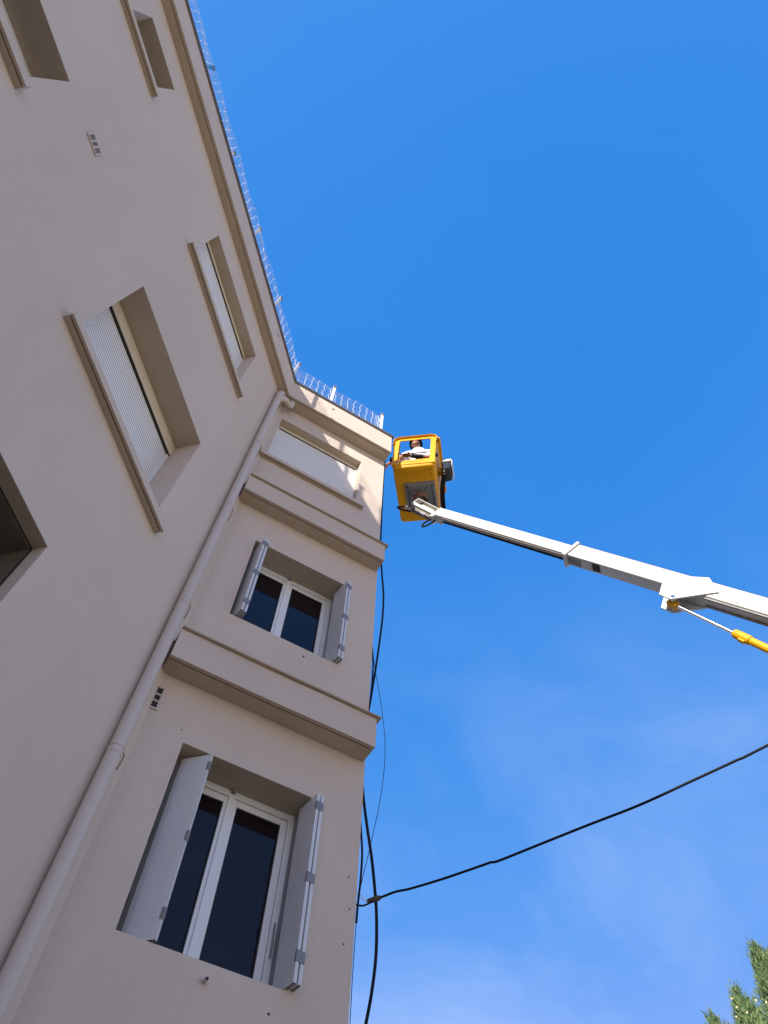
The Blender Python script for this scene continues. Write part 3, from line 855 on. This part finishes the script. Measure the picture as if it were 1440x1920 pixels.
outerb = lpart('outer_boom', bm, M_WHITE, smooth=True, label='thick white outer section of the telescopic arm')
for t_ in (TJ + .06, TJ + .12, TJ + .95, TJ + 1.0, TJ + 2.2):
    bm = bmesh.new(); tube(bm, [Bx(t_, .082, -.09), Bx(t_, .088, -.09)], .009, 8)
    lpart('bolt', bm, M_GREYP, parent=outerb)
bm = bmesh.new(); bbox(bm, TJ + .0, ET, -.078, .078, .1225, .1255)
lpart('top_stripe', finish(bm), M_YEL, parent=outerb)
bm = bmesh.new(); bbox(bm, TJ - .045, TJ + .0, -.10, .105, -.165, .150); finish(bm, .01, 2)
lpart('boom_collar', bm, M_WHITE, parent=outerb)
bm = bmesh.new(); bbox(bm, TJ + .22, TJ + .36, -.05, .055, -.129, -.1252); finish(bm)
lpart('cover_plate', bm, M_WHITE, parent=outerb)
bm = bmesh.new(); bbox(bm, TJ + .38, TJ + .49, -.05, .062, -.131, -.1252)
lpart('hatch', finish(bm), M_DARK, parent=outerb)
bm = bmesh.new(); bbox(bm, TJ + .02, TJ + .20, -.06, .062, -.129, -.1252)
lpart('slide_pad', finish(bm), M_GREYP, parent=outerb)
# cheek plates carrying the lift cylinder
def tatpx(u, v):
    r = ray(u, v); q = r * ((BA + bs * .085).dot(bs) / r.dot(bs)) - BA; return q.dot(be), q.dot(bu)
ch = [tatpx(*q) for q in ((1246, 1080), (1236, 1116), (1258, 1125), (1348, 1112), (1330, 1085))]
for s in (.083, -.103):
    bm = bmesh.new()
    lo_ = [bm.verts.new(Bx(t, s, u)) for t, u in ch]; hi_ = [bm.verts.new(Bx(t, s + .018, u)) for t, u in ch]
    n = len(ch)
    for k in range(n): bm.faces.new((lo_[k], lo_[(k + 1) % n], hi_[(k + 1) % n], hi_[k]))
    bm.faces.new(lo_[::-1]); bm.faces.new(hi_); finish(bm, .003)
    lpart('cheek_plate', bm, M_WHITE, parent=outerb)
for s_ in (-.06, .045):
    bm = bmesh.new(); bbox(bm, ch[3][0] - .1, ET, s_, s_ + .02, -.150, -.1252)
    lpart('slide_rail', finish(bm, .003), M_GREYP, parent=outerb)
pin = tatpx(1254, 1122)
bm = bmesh.new(); tube(bm, [Bx(pin[0] + .03, -.11, pin[1] + .03), Bx(pin[0] + .03, .108, pin[1] + .03)], .024, 14)
lpart('pivot_pin', bm, M_STEEL, parent=outerb, smooth=True)
def vpl(u, v):
    r = ray(u, v); return r * (BA.dot(bs) / r.dot(bs))
c0 = vpl(1262, 1133); cA = vpl(1380, 1189); cB = vpl(1440, 1217)
cd = (cA - c0).normalized()
bm = bmesh.new(); tube(bm, [c0, cA], .020, 16)
lpart('piston_rod', bm, M_STEEL, smooth=True)
bm = bmesh.new(); obox(bm, c0, cd, bs, cd.cross(bs), .06, .035, .038); finish(bm, .01)
lpart('rod_eye', bm, M_YEL)
cd2 = (cB - cA).normalized()
bm = bmesh.new(); tube(bm, [cA - cd * .03, cA - cd * .015, cA + cd2 * .05, cA + cd2 * .16, cA + cd2 * .17, cA + cd2 * 3.4], .04, 24, rs=[.03, .046, .05, .05, .041, .041])
cy = lpart('lift_cylinder', bm, M_YEL, smooth=True, label='yellow hydraulic lift cylinder')
bm = bmesh.new(); obox(bm, cA + cd2 * .1 + cd2.cross(bs) * .045, cd2, bs, cd2.cross(bs), .035, .02, .02)
lpart('port_block', finish(bm, .005), M_YEL, parent=cy)
# head of the boom: open channel bracket under the rotator
he0 = dep(822, 966, 11.50); he1 = dep(778, 944, 11.85)
hl = (he1 - he0).length; hx = (he1 - he0).normalized(); hu = (bu - hx * bu.dot(hx)).normalized(); hn = hx.cross(hu)
if hn.dot(bs) < 0: hn = -hn
def Hx(t, n, u): return he0 + hx * t + hn * n + hu * u
bm = bmesh.new()
# channel: back web, two flanges, end plate, open towards the street
fbox(bm, Hx, 0, hl, -.055, -.045, -.075, .085)
fbox(bm, Hx, 0, hl, -.0445, .055, .075, .085)
fbox(bm, Hx, 0, hl, -.0445, .055, -.075, -.020)
fbox(bm, Hx, hl - .012, hl, -.0445, .054, -.0195, .0745)
hd = lpart('boom_head', finish(bm, .003), M_WHITE, label='white open channel bracket at the tip of the arm')
bm = bmesh.new(); fbox(bm, Hx, -.02, .03, -.085, .080, -.15, .10); finish(bm, .008)
lpart('head_collar', bm, M_WHITE, parent=hd)
bm = bmesh.new(); fbox(bm, Hx, -.16, -.02, -.06, .06, -.10, .08); finish(bm, .006)
lpart('boom_nose', bm, M_WHITE, parent=hd)
bm = bmesh.new(); fbox(bm, Hx, .12, hl - .14, -.04, .02, .0, .04); finish(bm, .01)
lpart('slide_block', bm, M_CREAM, parent=hd)
bm = bmesh.new(); tube(bm, [Hx(hl - .07, -.06, .03), Hx(hl - .07, .062, .03)], .026, 16)
lpart('pivot', bm, M_STEEL, parent=hd, smooth=True)
kn0 = Hx(hl - .07, 0, .03); kn1 = K(.41, .56, -.2); kd = (kn1 - kn0)
bm = bmesh.new(); obox(bm, (kn0 + kn1) / 2, kd.normalized(), hn, kd.normalized().cross(hn), kd.length / 2 + .03, .04, .045)
lpart('knuckle', finish(bm, .01), M_GREYP, parent=hd)
bm = bmesh.new(); fbox(bm, Hx, .05, hl - .06, -.05, .03, -.15, -.085); finish(bm, .008)
lpart('levelling_ram', bm, M_BRONZE, parent=hd)
bm = bmesh.new(); fbox(bm, Hx, .16, .26, -.03, .034, -.155, -.11); finish(bm, .004)
lpart('ram_label', bm, M_HINGE, parent=hd)
for k, s_ in enumerate((-.02, .045)):
    bm = bmesh.new(); ball(bm, Hx(hl - .02 + .02 * k, s_, -.13 - .05 * k), .030, .030, .036, 8)
    lpart('work_lamp', bm, M_WHITE, parent=hd, smooth=True)
for q in ([(hl - .02, .0, -.10), (hl + .10, .02, -.22), (hl + .12, .03, -.27), (hl + .02, .02, -.26), (hl - .10, 0, -.19)], [(.02, .0, -.14), (.04, .0, -.28), (.0, .0, -.36), (-.04, 0, -.28), (-.05, 0, -.13)]):
    bm = bmesh.new(); tube(bm, spline([Hx(*w) for w in q], 6), .015, 8)
    lpart('hose_loop', bm, M_BLACK, parent=hd, smooth=True)
# turret post the arm stands on (outside the frame)
bm = bmesh.new(); bx_, by_ = lift_base.x, lift_base.y
tube(bm, [Vector((bx_, by_, GZ)), Vector((bx_, by_, GZ + .1)), Vector((bx_, by_, GZ + .11)), Vector((bx_, by_, GZ + 2.1))], .2, 20, rs=[.5, .5, .22, .2])
lpart('turret', bm, M_WHITE, smooth=True)

# ------------------------------------------------------------------ person in the basket
person = None
def limb(bm, pts, rs, n=14):
    tube(bm, spline(pts, 4), 0, n, rs=[x for x in lerp_r(rs, 4)])
def lerp_r(rs, k):
    out = []
    for a_, b_ in zip(rs, rs[1:]):
        for j in range(k): out.append(a_ + (b_ - a_) * j / k)
    out.append(rs[-1]); return out
# working frame: x right, y away from the camera (basket frame), z up; faces -y
px0, py0 = .33, .50
def Pp(x, y, z): return K(px0 + x, py0 + y, .06 + z)
Rp = BM
def remesh(bm, vox, name):
    me = bpy.data.meshes.new(name); bm.to_mesh(me); bm.free()
    o = bpy.data.objects.new(name, me); col.objects.link(o)
    md = o.modifiers.new('r', 'REMESH'); md.mode = 'VOXEL'; md.voxel_size = vox; md.use_smooth_shade = True
    md2 = o.modifiers.new('s', 'SMOOTH'); md2.iterations = 3; md2.factor = .5
    bpy.context.view_layer.update()
    m2 = bpy.data.meshes.new_from_object(o.evaluated_get(bpy.context.evaluated_depsgraph_get()))
    bpy.data.objects.remove(o)
    for p in m2.polygons: p.use_smooth = True
    return m2
bm = bmesh.new()
hip = .95; sh = 1.42
# torso leans towards the wall side (-x) a little
limb(bm, [Pp(0, .03, .92), Pp(0, .03, 1.08), Pp(-.01, .02, 1.22), Pp(-.02, .0, 1.36), Pp(-.03, -.01, 1.44)], [.135, .125, .14, .145, .09])
ball(bm, Pp(0, .03, .95), .16, .12, .13, 10, Rp); ball(bm, Pp(-.02, .01, 1.30), .185, .12, .15, 10, Rp)
limb(bm, [Pp(-.03, -.01, 1.42), Pp(-.045, -.03, 1.50), Pp(-.055, -.05, 1.58)], [.062, .056, .055])
hc = Pp(-.075, -.075, 1.645)
# head turned down towards the street
ball(bm, hc, .076, .095, .112, 12, Rp)
ball(bm, hc + Rp @ Vector((-.005, -.045, -.055)), .05, .05, .055, 10, Rp)      # jaw
ball(bm, hc + Rp @ Vector((-.008, -.098, -.008)), .013, .02, .024, 8, Rp)     # nose
ball(bm, hc + Rp @ Vector((-.008, -.088, -.058)), .024, .012, .009, 8, Rp)    # mouth
ball(bm, hc + Rp @ Vector((.078, .0, -.005)), .011, .02, .032, 8, Rp); ball(bm, hc + Rp @ Vector((-.08, .0, -.005)), .011, .02, .032, 8, Rp)
# right arm (towards the wall) reaches over the rim, left arm bent down to the rim
shR = Pp(-.205, .0, 1.385); elR = Pp(-.34, -.06, 1.17); haR = Pp(-.60, .08, 1.24)
shL = Pp(.16, .02, 1.40); elL = Pp(.24, -.06, 1.05); haL = Pp(-.12, -.20, .93)
limb(bm, [Pp(-.1, 0, 1.39), shR, elR, elR.lerp(haR, .5), haR], [.06, .058, .045, .042, .028])
limb(bm, [Pp(.08, 0, 1.39), shL, elL, elL.lerp(haL, .5), haL], [.06, .058, .045, .042, .028])
def hand(w, d, upv, side):
    d = d.normalized(); s = d.cross(upv).normalized(); u = s.cross(d).normalized()
    Mh = Matrix((s, d, u)).transposed()
    ball(bm, w + d * .05, .042, .05, .017, 8, Mh)
    for i, (o1, ln) in enumerate(((-.030, .070), (-.010, .080), (.011, .075), (.031, .058))):
        b0 = w + d * .088 + s * o1
        tube(bm, [b0 - d * .02, b0 + d * ln * .45 - u * .006, b0 + d * ln * .8 - u * .022, b0 + d * ln * .95 - u * .04], .009, 8, rs=[.010, .0095, .009, .0075])
    b0 = w + d * .03 + s * (.036 * side)
    tube(bm, [b0, b0 + d * .03 + s * (.026 * side) - u * .008, b0 + d * .06 + s * (.034 * side) - u * .018], .011, 8, rs=[.013, .011, .009])
hand(haR, haR - elR, Vector((0, 0, 1)), 1)
hand(haL, haL - elL, Vector((0, 0, 1)), -1)
for sx in (-1, 1):
    limb(bm, [Pp(.085 * sx, .03, .95), Pp(.1 * sx, .0, .72), Pp(.1 * sx, -.01, .5), Pp(.1 * sx, .02, .28), Pp(.1 * sx, .04, .08)], [.10, .085, .06, .058, .042])
    limb(bm, [Pp(.1 * sx, .07, .045), Pp(.1 * sx, -.02, .04), Pp(.105 * sx, -.12, .03)], [.042, .045, .035])
me = remesh(bm, .0075, 'person')
me.materials.append(M_SKIN)
person = bpy.data.objects.new('person', me); col.objects.link(person)
tag(person, 'person in white shirt and dark helmet leaning over the yellow basket', 'person')
def ppart(name, bm_or_me, mt, smooth=True, vox=None):
    if vox:
        me = remesh(bm_or_me, vox, name)
        me.materials.clear(); me.materials.append(mt); o = bpy.data.objects.new(name, me); col.objects.link(o); o.parent = person; return o
    o = link(name, bm_or_me, mt, person, smooth); return o
bm = bmesh.new()
limb(bm, [Pp(0, .03, .90), Pp(0, .03, 1.08), Pp(-.01, .02, 1.22), Pp(-.02, .0, 1.36), Pp(-.025, -.005, 1.43)], [.155, .15, .162, .165, .085])
ball(bm, Pp(0, .03, .95), .18, .14, .12, 10, Rp); ball(bm, Pp(-.02, .01, 1.30), .205, .138, .155, 10, Rp)
limb(bm, [Pp(-.1, 0, 1.38), shR, shR.lerp(elR, .8)], [.075, .078, .066])
limb(bm, [Pp(.08, 0, 1.38), shL, shL.lerp(elL, .8)], [.075, .078, .066])
ppart('shirt', bm, M_SHIRT, vox=.011)
bm = bmesh.new()
ball(bm, Pp(0, .03, .93), .172, .135, .12, 10, Rp)
for sx in (-1, 1):
    limb(bm, [Pp(.085 * sx, .03, .93), Pp(.1 * sx, .0, .72), Pp(.1 * sx, -.01, .5), Pp(.1 * sx, .02, .28), Pp(.1 * sx, .04, .10)], [.11, .10, .078, .074, .066])
ppart('trousers', bm, M_NAVY, vox=.012)
bm = bmesh.new()
for sx in (-1, 1):
    limb(bm, [Pp(.1 * sx, .08, .05), Pp(.1 * sx, -.02, .045), Pp(.105 * sx, -.13, .035)], [.052, .054, .043])
ppart('boots', bm, M_BLACK, vox=.011)
# dark glove cuff on the near forearm
bm = bmesh.new(); q1 = elL.lerp(haL, .55); tube(bm, [elL.lerp(haL, .45), haL.lerp(elL, .02)], .04, 14, rs=[.046, .036])
ppart('sleeve_guard', bm, M_NAVY)
# helmet
bm = bmesh.new()
hm = hc + Rp @ Vector((0, .012, .035))
rings = []
for i in range(8):
    a = (PI / 2) * i / 7.0; rr_ = math.cos(a); zz_ = math.sin(a)
    rings.append([bm.verts.new(hm + Rp @ Vector((.108 * rr_ * math.cos(t), .13 * rr_ * math.sin(t), .11 * zz_))) for t in [2 * PI * k / 24 for k in range(24)]] if i < 7 else [bm.verts.new(hm + Rp @ Vector((0, 0, .11)))])
for a_, b_ in zip(rings[:-2], rings[1:-1]):
    for k in range(24): bm.faces.new((a_[k], a_[(k + 1) % 24], b_[(k + 1) % 24], b_[k]))
for k in range(24): bm.faces.new((rings[-2][k], rings[-2][(k + 1) % 24], rings[-1][0]))
brim = [bm.verts.new(hm + Rp @ Vector((.124 * math.cos(t), .145 * math.sin(t) - (.035 if math.sin(t) < -.4 else 0), -.012))) for t in [2 * PI * k / 24 for k in range(24)]]
for k in range(24): bm.faces.new((rings[0][k], brim[k], brim[(k + 1) % 24], rings[0][(k + 1) % 24]))
bmesh.ops.solidify(bm, geom=bm.faces[:], thickness=.004)
bmesh.ops.recalc_face_normals(bm, faces=bm.faces[:])
ppart('helmet', bm, M_HELM)
bm = bmesh.new()
for sx in (-1, 1):
    tube(bm, spline([hc + Rp @ Vector((.088 * sx, -.02, .03)), hc + Rp @ Vector((.082 * sx, -.03, -.04)), hc + Rp @ Vector((.045 * sx, -.06, -.10)), hc + Rp @ Vector((0, -.07, -.116))], 5), .006, 6)
ppart('chin_strap', bm, M_BLACK)
bm = bmesh.new()
for sx in (-1, 1): ball(bm, hc + Rp @ Vector((.031 * sx - .005, -.092, .012)), .026, .008, .019, 8, Rp)
tube(bm, [hc + Rp @ Vector((-.08, -.02, .02)), hc + Rp @ Vector((-.06, -.088, .018)), hc + Rp @ Vector((.05, -.09, .018)), hc + Rp @ Vector((.078, -.02, .02))], .003, 6)
ppart('glasses', bm, M_LENS)
bm = bmesh.new(); ball(bm, hc + Rp @ Vector((0, .025, .01)), .081, .085, .085, 10, Rp)
ppart('hair', bm, M_HAIR)

# ------------------------------------------------------------------ cypress
def leafmat():
    mt = bpy.data.materials.new('cypress_foliage'); mt.use_nodes = True
    nt = mt.node_tree; b = nt.nodes['Principled BSDF']
    b.inputs['Roughness'].default_value = .75; b.inputs['Specular IOR Level'].default_value = .25
    at = nt.nodes.new('ShaderNodeAttribute'); at.attribute_name = 'tint'
    cr = nt.nodes.new('ShaderNodeValToRGB')
    cr.color_ramp.elements[0].color = (.040, .075, .030, 1); cr.color_ramp.elements[1].color = (.17, .225, .085, 1)
    e = cr.color_ramp.elements.new(.55); e.color = (.10, .16, .065, 1)
    nt.links.new(at.outputs['Fac'], cr.inputs['Fac']); nt.links.new(cr.outputs['Color'], b.inputs['Base Color'])
    return mt
M_LEAF = leafmat()
def hpt(u, v, hd):
    r = ray(u, v); return r * (hd / math.hypot(r.x, r.y))
HD = 15.5; TF = HD / 12.0
T1 = hpt(1413, 1769, HD); T2 = hpt(1441, 1787, HD + .15 * TF); T3 = hpt(1377, 1853, HD - .2 * TF); T4 = hpt(1338, 1909, HD - .35 * TF)
T5 = hpt(1484, 1747, HD + .5 * TF); T6 = hpt(1509, 1807, HD + .1 * TF); T7 = hpt(1419, 1912, HD - .6 * TF); T8 = hpt(1359, 1932, HD + .2 * TF); T9 = hpt(1400, 1877, HD - .45 * TF)
axis = hpt(1500, 1800, HD + .5 * TF)
tree = tag(empty('cypress_tree', Vector((axis.x, axis.y, GZ))), 'green cypress tree with pale cones at the lower right corner of the photo', 'tree')
tinv = Matrix.Translation(-Vector((axis.x, axis.y, GZ)))
verts, faces_, tints = [], [], []
rt = random.Random(11)
def tuft(c, dirv, ln, w, tint):
    d = dirv.normalized(); s = d.cross(Vector((rt.uniform(-1, 1), rt.uniform(-1, 1), rt.uniform(-1, 1)))).normalized()
    i = len(verts)
    verts.extend([c - s * w * .5, c + s * w * .5, c + d * ln * .6 + s * w * .35, c + d * ln, c + d * ln * .6 - s * w * .35])
    faces_.append((i, i + 1, i + 2, i + 3, i + 4)); tints.append(tint)
def spray(c, out, size, n):
    base = rt.uniform(.1, .95)
    for _ in range(n):
        d = (out * rt.uniform(.2, 1.0) + Vector((0, 0, rt.uniform(.6, 1.6))) + Vector((rt.uniform(-.5, .5), rt.uniform(-.5, .5), rt.uniform(-.3, .3)))).normalized()
        p = c + Vector((rt.gauss(0, 1), rt.gauss(0, 1), rt.gauss(0, 1.4))) * size * .35
        tuft(p, d, size * rt.uniform(.5, 1.1), size * rt.uniform(.10, .2), min(1, max(0, base + rt.uniform(-.25, .25))))
def spire(tip, H, R, nclump, seed, size):
    rr0 = random.Random(seed)
    for k in range(nclump):
        f = rr0.random() ** .6
        rad = R * (f ** .75) * (0.75 + .35 * noise.noise(Vector((f * 7, seed, 0))))
        a = rr0.uniform(0, 2 * PI); q = rr0.uniform(.55, 1.0)
        out = Vector((math.cos(a), math.sin(a), 0))
        c = tip + Vector((0, 0, -H * f)) + out * rad * q
        spray(c, out * .6, size * rr0.uniform(.7, 1.3), 16)
    for j in range(14):
        tuft(tip + Vector((rr0.uniform(-.012, .012), rr0.uniform(-.012, .012), -.02 * j)), Vector((rr0.uniform(-.2, .2), rr0.uniform(-.2, .2), 1)), .07, .012, .4)
for (tp_, H, R, n, sd) in ((T1, 1.9, .50, 1100, 1), (T2, 1.7, .50, 1000, 2), (T3, 1.2, .34, 620, 3), (T4, 1.0, .30, 420, 4), (T5, 2.4, .7, 900, 5), (T6, 2.4, .7, 800, 6), (T7, 1.3, .5, 800, 7), (T8, .9, .35, 360, 8), (T9, 1.0, .36, 520, 9)):
    spire(tp_, H * TF, R * TF, n, sd, .085 * TF)
# the body of the crown further down, out of the frame
rb = random.Random(5)
for k in range(1500):
    z = rb.uniform(GZ + .8, T4.z - 1.2); f = (axis.z - z) / (axis.z - GZ); R = 1.0 + 1.1 * math.sin(min(1, f * 1.5) * PI / 2)
    a = rb.uniform(0, 2 * PI); out = Vector((math.cos(a), math.sin(a), 0))
    spray(Vector((axis.x, axis.y, z)) + out * R * rb.uniform(.75, 1.0), out * .6, .26, 9)
me = bpy.data.meshes.new('crown'); me.from_pydata([tuple(v) for v in verts], [], faces_)
at = me.attributes.new('tint', 'FLOAT', 'FACE'); at.data.foreach_set('value', tints)
me.materials.append(M_LEAF)
cr = bpy.data.objects.new('crown', me); col.objects.link(cr); cr.parent = tree; cr.matrix_parent_inverse = tinv
bm = bmesh.new()
tube(bm, [Vector((axis.x, axis.y, GZ)), Vector((axis.x, axis.y, 2)), Vector((axis.x, axis.y, axis.z - .6))], .15, 12, rs=[.22, .16, .04])
for t_ in (T1, T2, T3, T4, T5, T7):
    tube(bm, spline([Vector((axis.x, axis.y, t_.z - 3.0)), Vector((t_.x * .6 + axis.x * .4, t_.y * .6 + axis.y * .4, t_.z - 1.8)), Vector((t_.x, t_.y, t_.z - .9)), t_ - Vector((0, 0, .05))], 4), .03, 6, rs=lerp_r([.06, .04, .02, .005], 4))
o = link('trunk', bm, M_BARK, tree, True); o.matrix_parent_inverse = tinv
for T_, (du, dv) in ((T1, (0, 0)), (T2, (0, 0)), (T2, (8, 6))):
    b0 = T_ + Vector((.01 * du, 0, -.03)); bm = bmesh.new(); tube(bm, [b0, b0 + Vector((-.01 + .006 * du, .0, .13))], .006, 5, rs=[.006, .003]); o = link('twig', bm, M_BARK, tree); o.matrix_parent_inverse = tinv
for u, v in ((1372, 1873), (1381.5, 1889), (1381, 1907), (1401, 1899), (1437, 1880), (1418, 1876), (1416, 1910)):
    c = hpt(u, v, HD - .62 * TF); bm = bmesh.new(); ball(bm, c, .018, .018, .021, 6)
    for w in bm.verts: w.co += (w.co - c) * .12 * noise.noise(w.co * 90)
    o = link('seed_cone', bm, M_CONE, tree, True); o.matrix_parent_inverse = tinv

# ------------------------------------------------------------------ light
SUN = Vector((-1.427, -1.0, .85)).normalized()
el = math.asin(SUN.z); az = math.atan2(SUN.x, SUN.y)
sl = bpy.data.lights.new('sun', 'SUN'); sl.energy = 5.0; sl.angle = math.radians(.5); sl.color = (1, .93, .82)
so = bpy.data.objects.new('sun', sl); col.objects.link(so)
so.rotation_euler = SUN.to_track_quat('Z', 'Y').to_euler()
wd_ = bpy.data.worlds.new('World'); S.world = wd_; wd_.use_nodes = True
nt = wd_.node_tree; bg = nt.nodes['Background']
sky = nt.nodes.new('ShaderNodeTexSky'); sky.sky_type = 'NISHITA'; sky.sun_disc = False
sky.sun_elevation = el; sky.sun_rotation = az; sky.air_density = 1.0; sky.dust_density = .3; sky.ozone_density = 3.0
tc = nt.nodes.new('ShaderNodeTexCoord')
# thin high cloud, a real streaky veil low in the sky
mp_ = nt.nodes.new('ShaderNodeMapping'); mp_.inputs['Scale'].default_value = (1.1, 1.9, 2.6); mp_.inputs['Rotation'].default_value = (0, .3, .5)
nz = nt.nodes.new('ShaderNodeTexNoise'); nz.inputs['Scale'].default_value = 1.9; nz.inputs['Detail'].default_value = 5; nz.inputs['Roughness'].default_value = .55; nz.inputs['Distortion'].default_value = .3
nt.links.new(tc.outputs['Generated'], mp_.inputs['Vector']); nt.links.new(mp_.outputs['Vector'], nz.inputs['Vector'])
r1 = nt.nodes.new('ShaderNodeMapRange'); r1.inputs['From Min'].default_value = .40; r1.inputs['From Max'].default_value = .75
nt.links.new(nz.outputs['Fac'], r1.inputs['Value'])
sp = nt.nodes.new('ShaderNodeSeparateXYZ'); nt.links.new(tc.outputs['Generated'], sp.inputs[0])
r2 = nt.nodes.new('ShaderNodeMapRange'); r2.inputs['From Min'].default_value = .85; r2.inputs['From Max'].default_value = .45
r2.inputs['To Min'].default_value = 0.02; r2.inputs['To Max'].default_value = 1
nt.links.new(sp.outputs['Z'], r2.inputs['Value'])
mu = nt.nodes.new('ShaderNodeMath'); mu.operation = 'MULTIPLY'
nt.links.new(r1.outputs['Result'], mu.inputs[0]); nt.links.new(r2.outputs['Result'], mu.inputs[1])
mu2 = nt.nodes.new('ShaderNodeMath'); mu2.operation = 'MULTIPLY'; mu2.inputs[1].default_value = .34
nt.links.new(mu.outputs[0], mu2.inputs[0])
# the sky as the phone recorded it: deeper blue than the model, whitening in a haze band above the horizon
sc_ = nt.nodes.new('ShaderNodeSeparateColor'); nt.links.new(sky.outputs['Color'], sc_.inputs[0])
cc_ = nt.nodes.new('ShaderNodeCombineColor')
def M2(op, a_, b_):
    n = nt.nodes.new('ShaderNodeMath'); n.operation = op
    for i, q in enumerate((a_, b_)):
        if isinstance(q, (int, float)): n.inputs[i].default_value = q
        else: nt.links.new(q, n.inputs[i])
    return n.outputs[0]
SKYR, SKYG, SKYB = (.0205, 1.8), (.149, .50), (.475, .20)
gG = M2('MULTIPLY', M2('POWER', M2('MULTIPLY', sc_.outputs[1], .12 / .102), SKYG[1]), SKYG[0] / .15)
bB = M2('MULTIPLY', M2('POWER', M2('MULTIPLY', sc_.outputs[2], .12 / .205), SKYB[1]), SKYB[0] / .15)
rR = M2('MINIMUM', M2('MULTIPLY', M2('POWER', M2('MULTIPLY', sc_.outputs[0], .12 / .056), SKYR[1]), SKYR[0] / .15), M2('MULTIPLY', gG, .95))
nt.links.new(rR, cc_.inputs[0]); nt.links.new(gG, cc_.inputs[1]); nt.links.new(bB, cc_.inputs[2])
HAZE = (.80, .75, .65)
rh = nt.nodes.new('ShaderNodeMapRange'); rh.interpolation_type = 'SMOOTHSTEP'
rh.inputs['From Min'].default_value = .42; rh.inputs['From Max'].default_value = .06
nt.links.new(sp.outputs['Z'], rh.inputs['Value'])
tint = nt.nodes.new('ShaderNodeMix'); tint.data_type = 'RGBA'
tint.inputs['B'].default_value = (*[h_ / .15 for h_ in HAZE], 1)
nt.links.new(rh.outputs['Result'], tint.inputs['Factor']); nt.links.new(cc_.outputs[0], tint.inputs['A'])
# invented haze weighting, brightest to the right, to shape the wall light
dn = nt.nodes.new('ShaderNodeVectorMath'); dn.operation = 'DOT_PRODUCT'; dn.inputs[1].default_value = (.85, -.53, 0)
nt.links.new(tc.outputs['Generated'], dn.inputs[0])
wv = nt.nodes.new('ShaderNodeMapRange'); wv.inputs['From Min'].default_value = -.5; wv.inputs['From Max'].default_value = 1.0
wv.inputs['To Min'].default_value = .25; wv.inputs['To Max'].default_value = 1.0
nt.links.new(dn.outputs['Value'], wv.inputs['Value'])
hz_ = nt.nodes.new('ShaderNodeVectorMath'); hz_.operation = 'SCALE'; hz_.inputs[0].default_value = [h_ / .15 for h_ in HAZE]
nt.links.new(wv.outputs['Result'], hz_.inputs['Scale']); nt.links.new(hz_.outputs[0], tint.inputs['B'])
mxw = nt.nodes.new('ShaderNodeMix'); mxw.data_type = 'RGBA'; mxw.inputs['B'].default_value = (3.2, 3.7, 4.7, 1)
nt.links.new(mu2.outputs[0], mxw.inputs['Factor']); nt.links.new(tint.outputs['Result'], mxw.inputs['A'])
nt.links.new(mxw.outputs['Result'], bg.inputs['Color'])
bg.inputs['Strength'].default_value = .15

S.render.engine = 'CYCLES'
S.view_settings.view_transform = 'Standard'
S.view_settings.look = 'None'
S.view_settings.gamma = 1.0
S.view_settings.exposure = 0.75
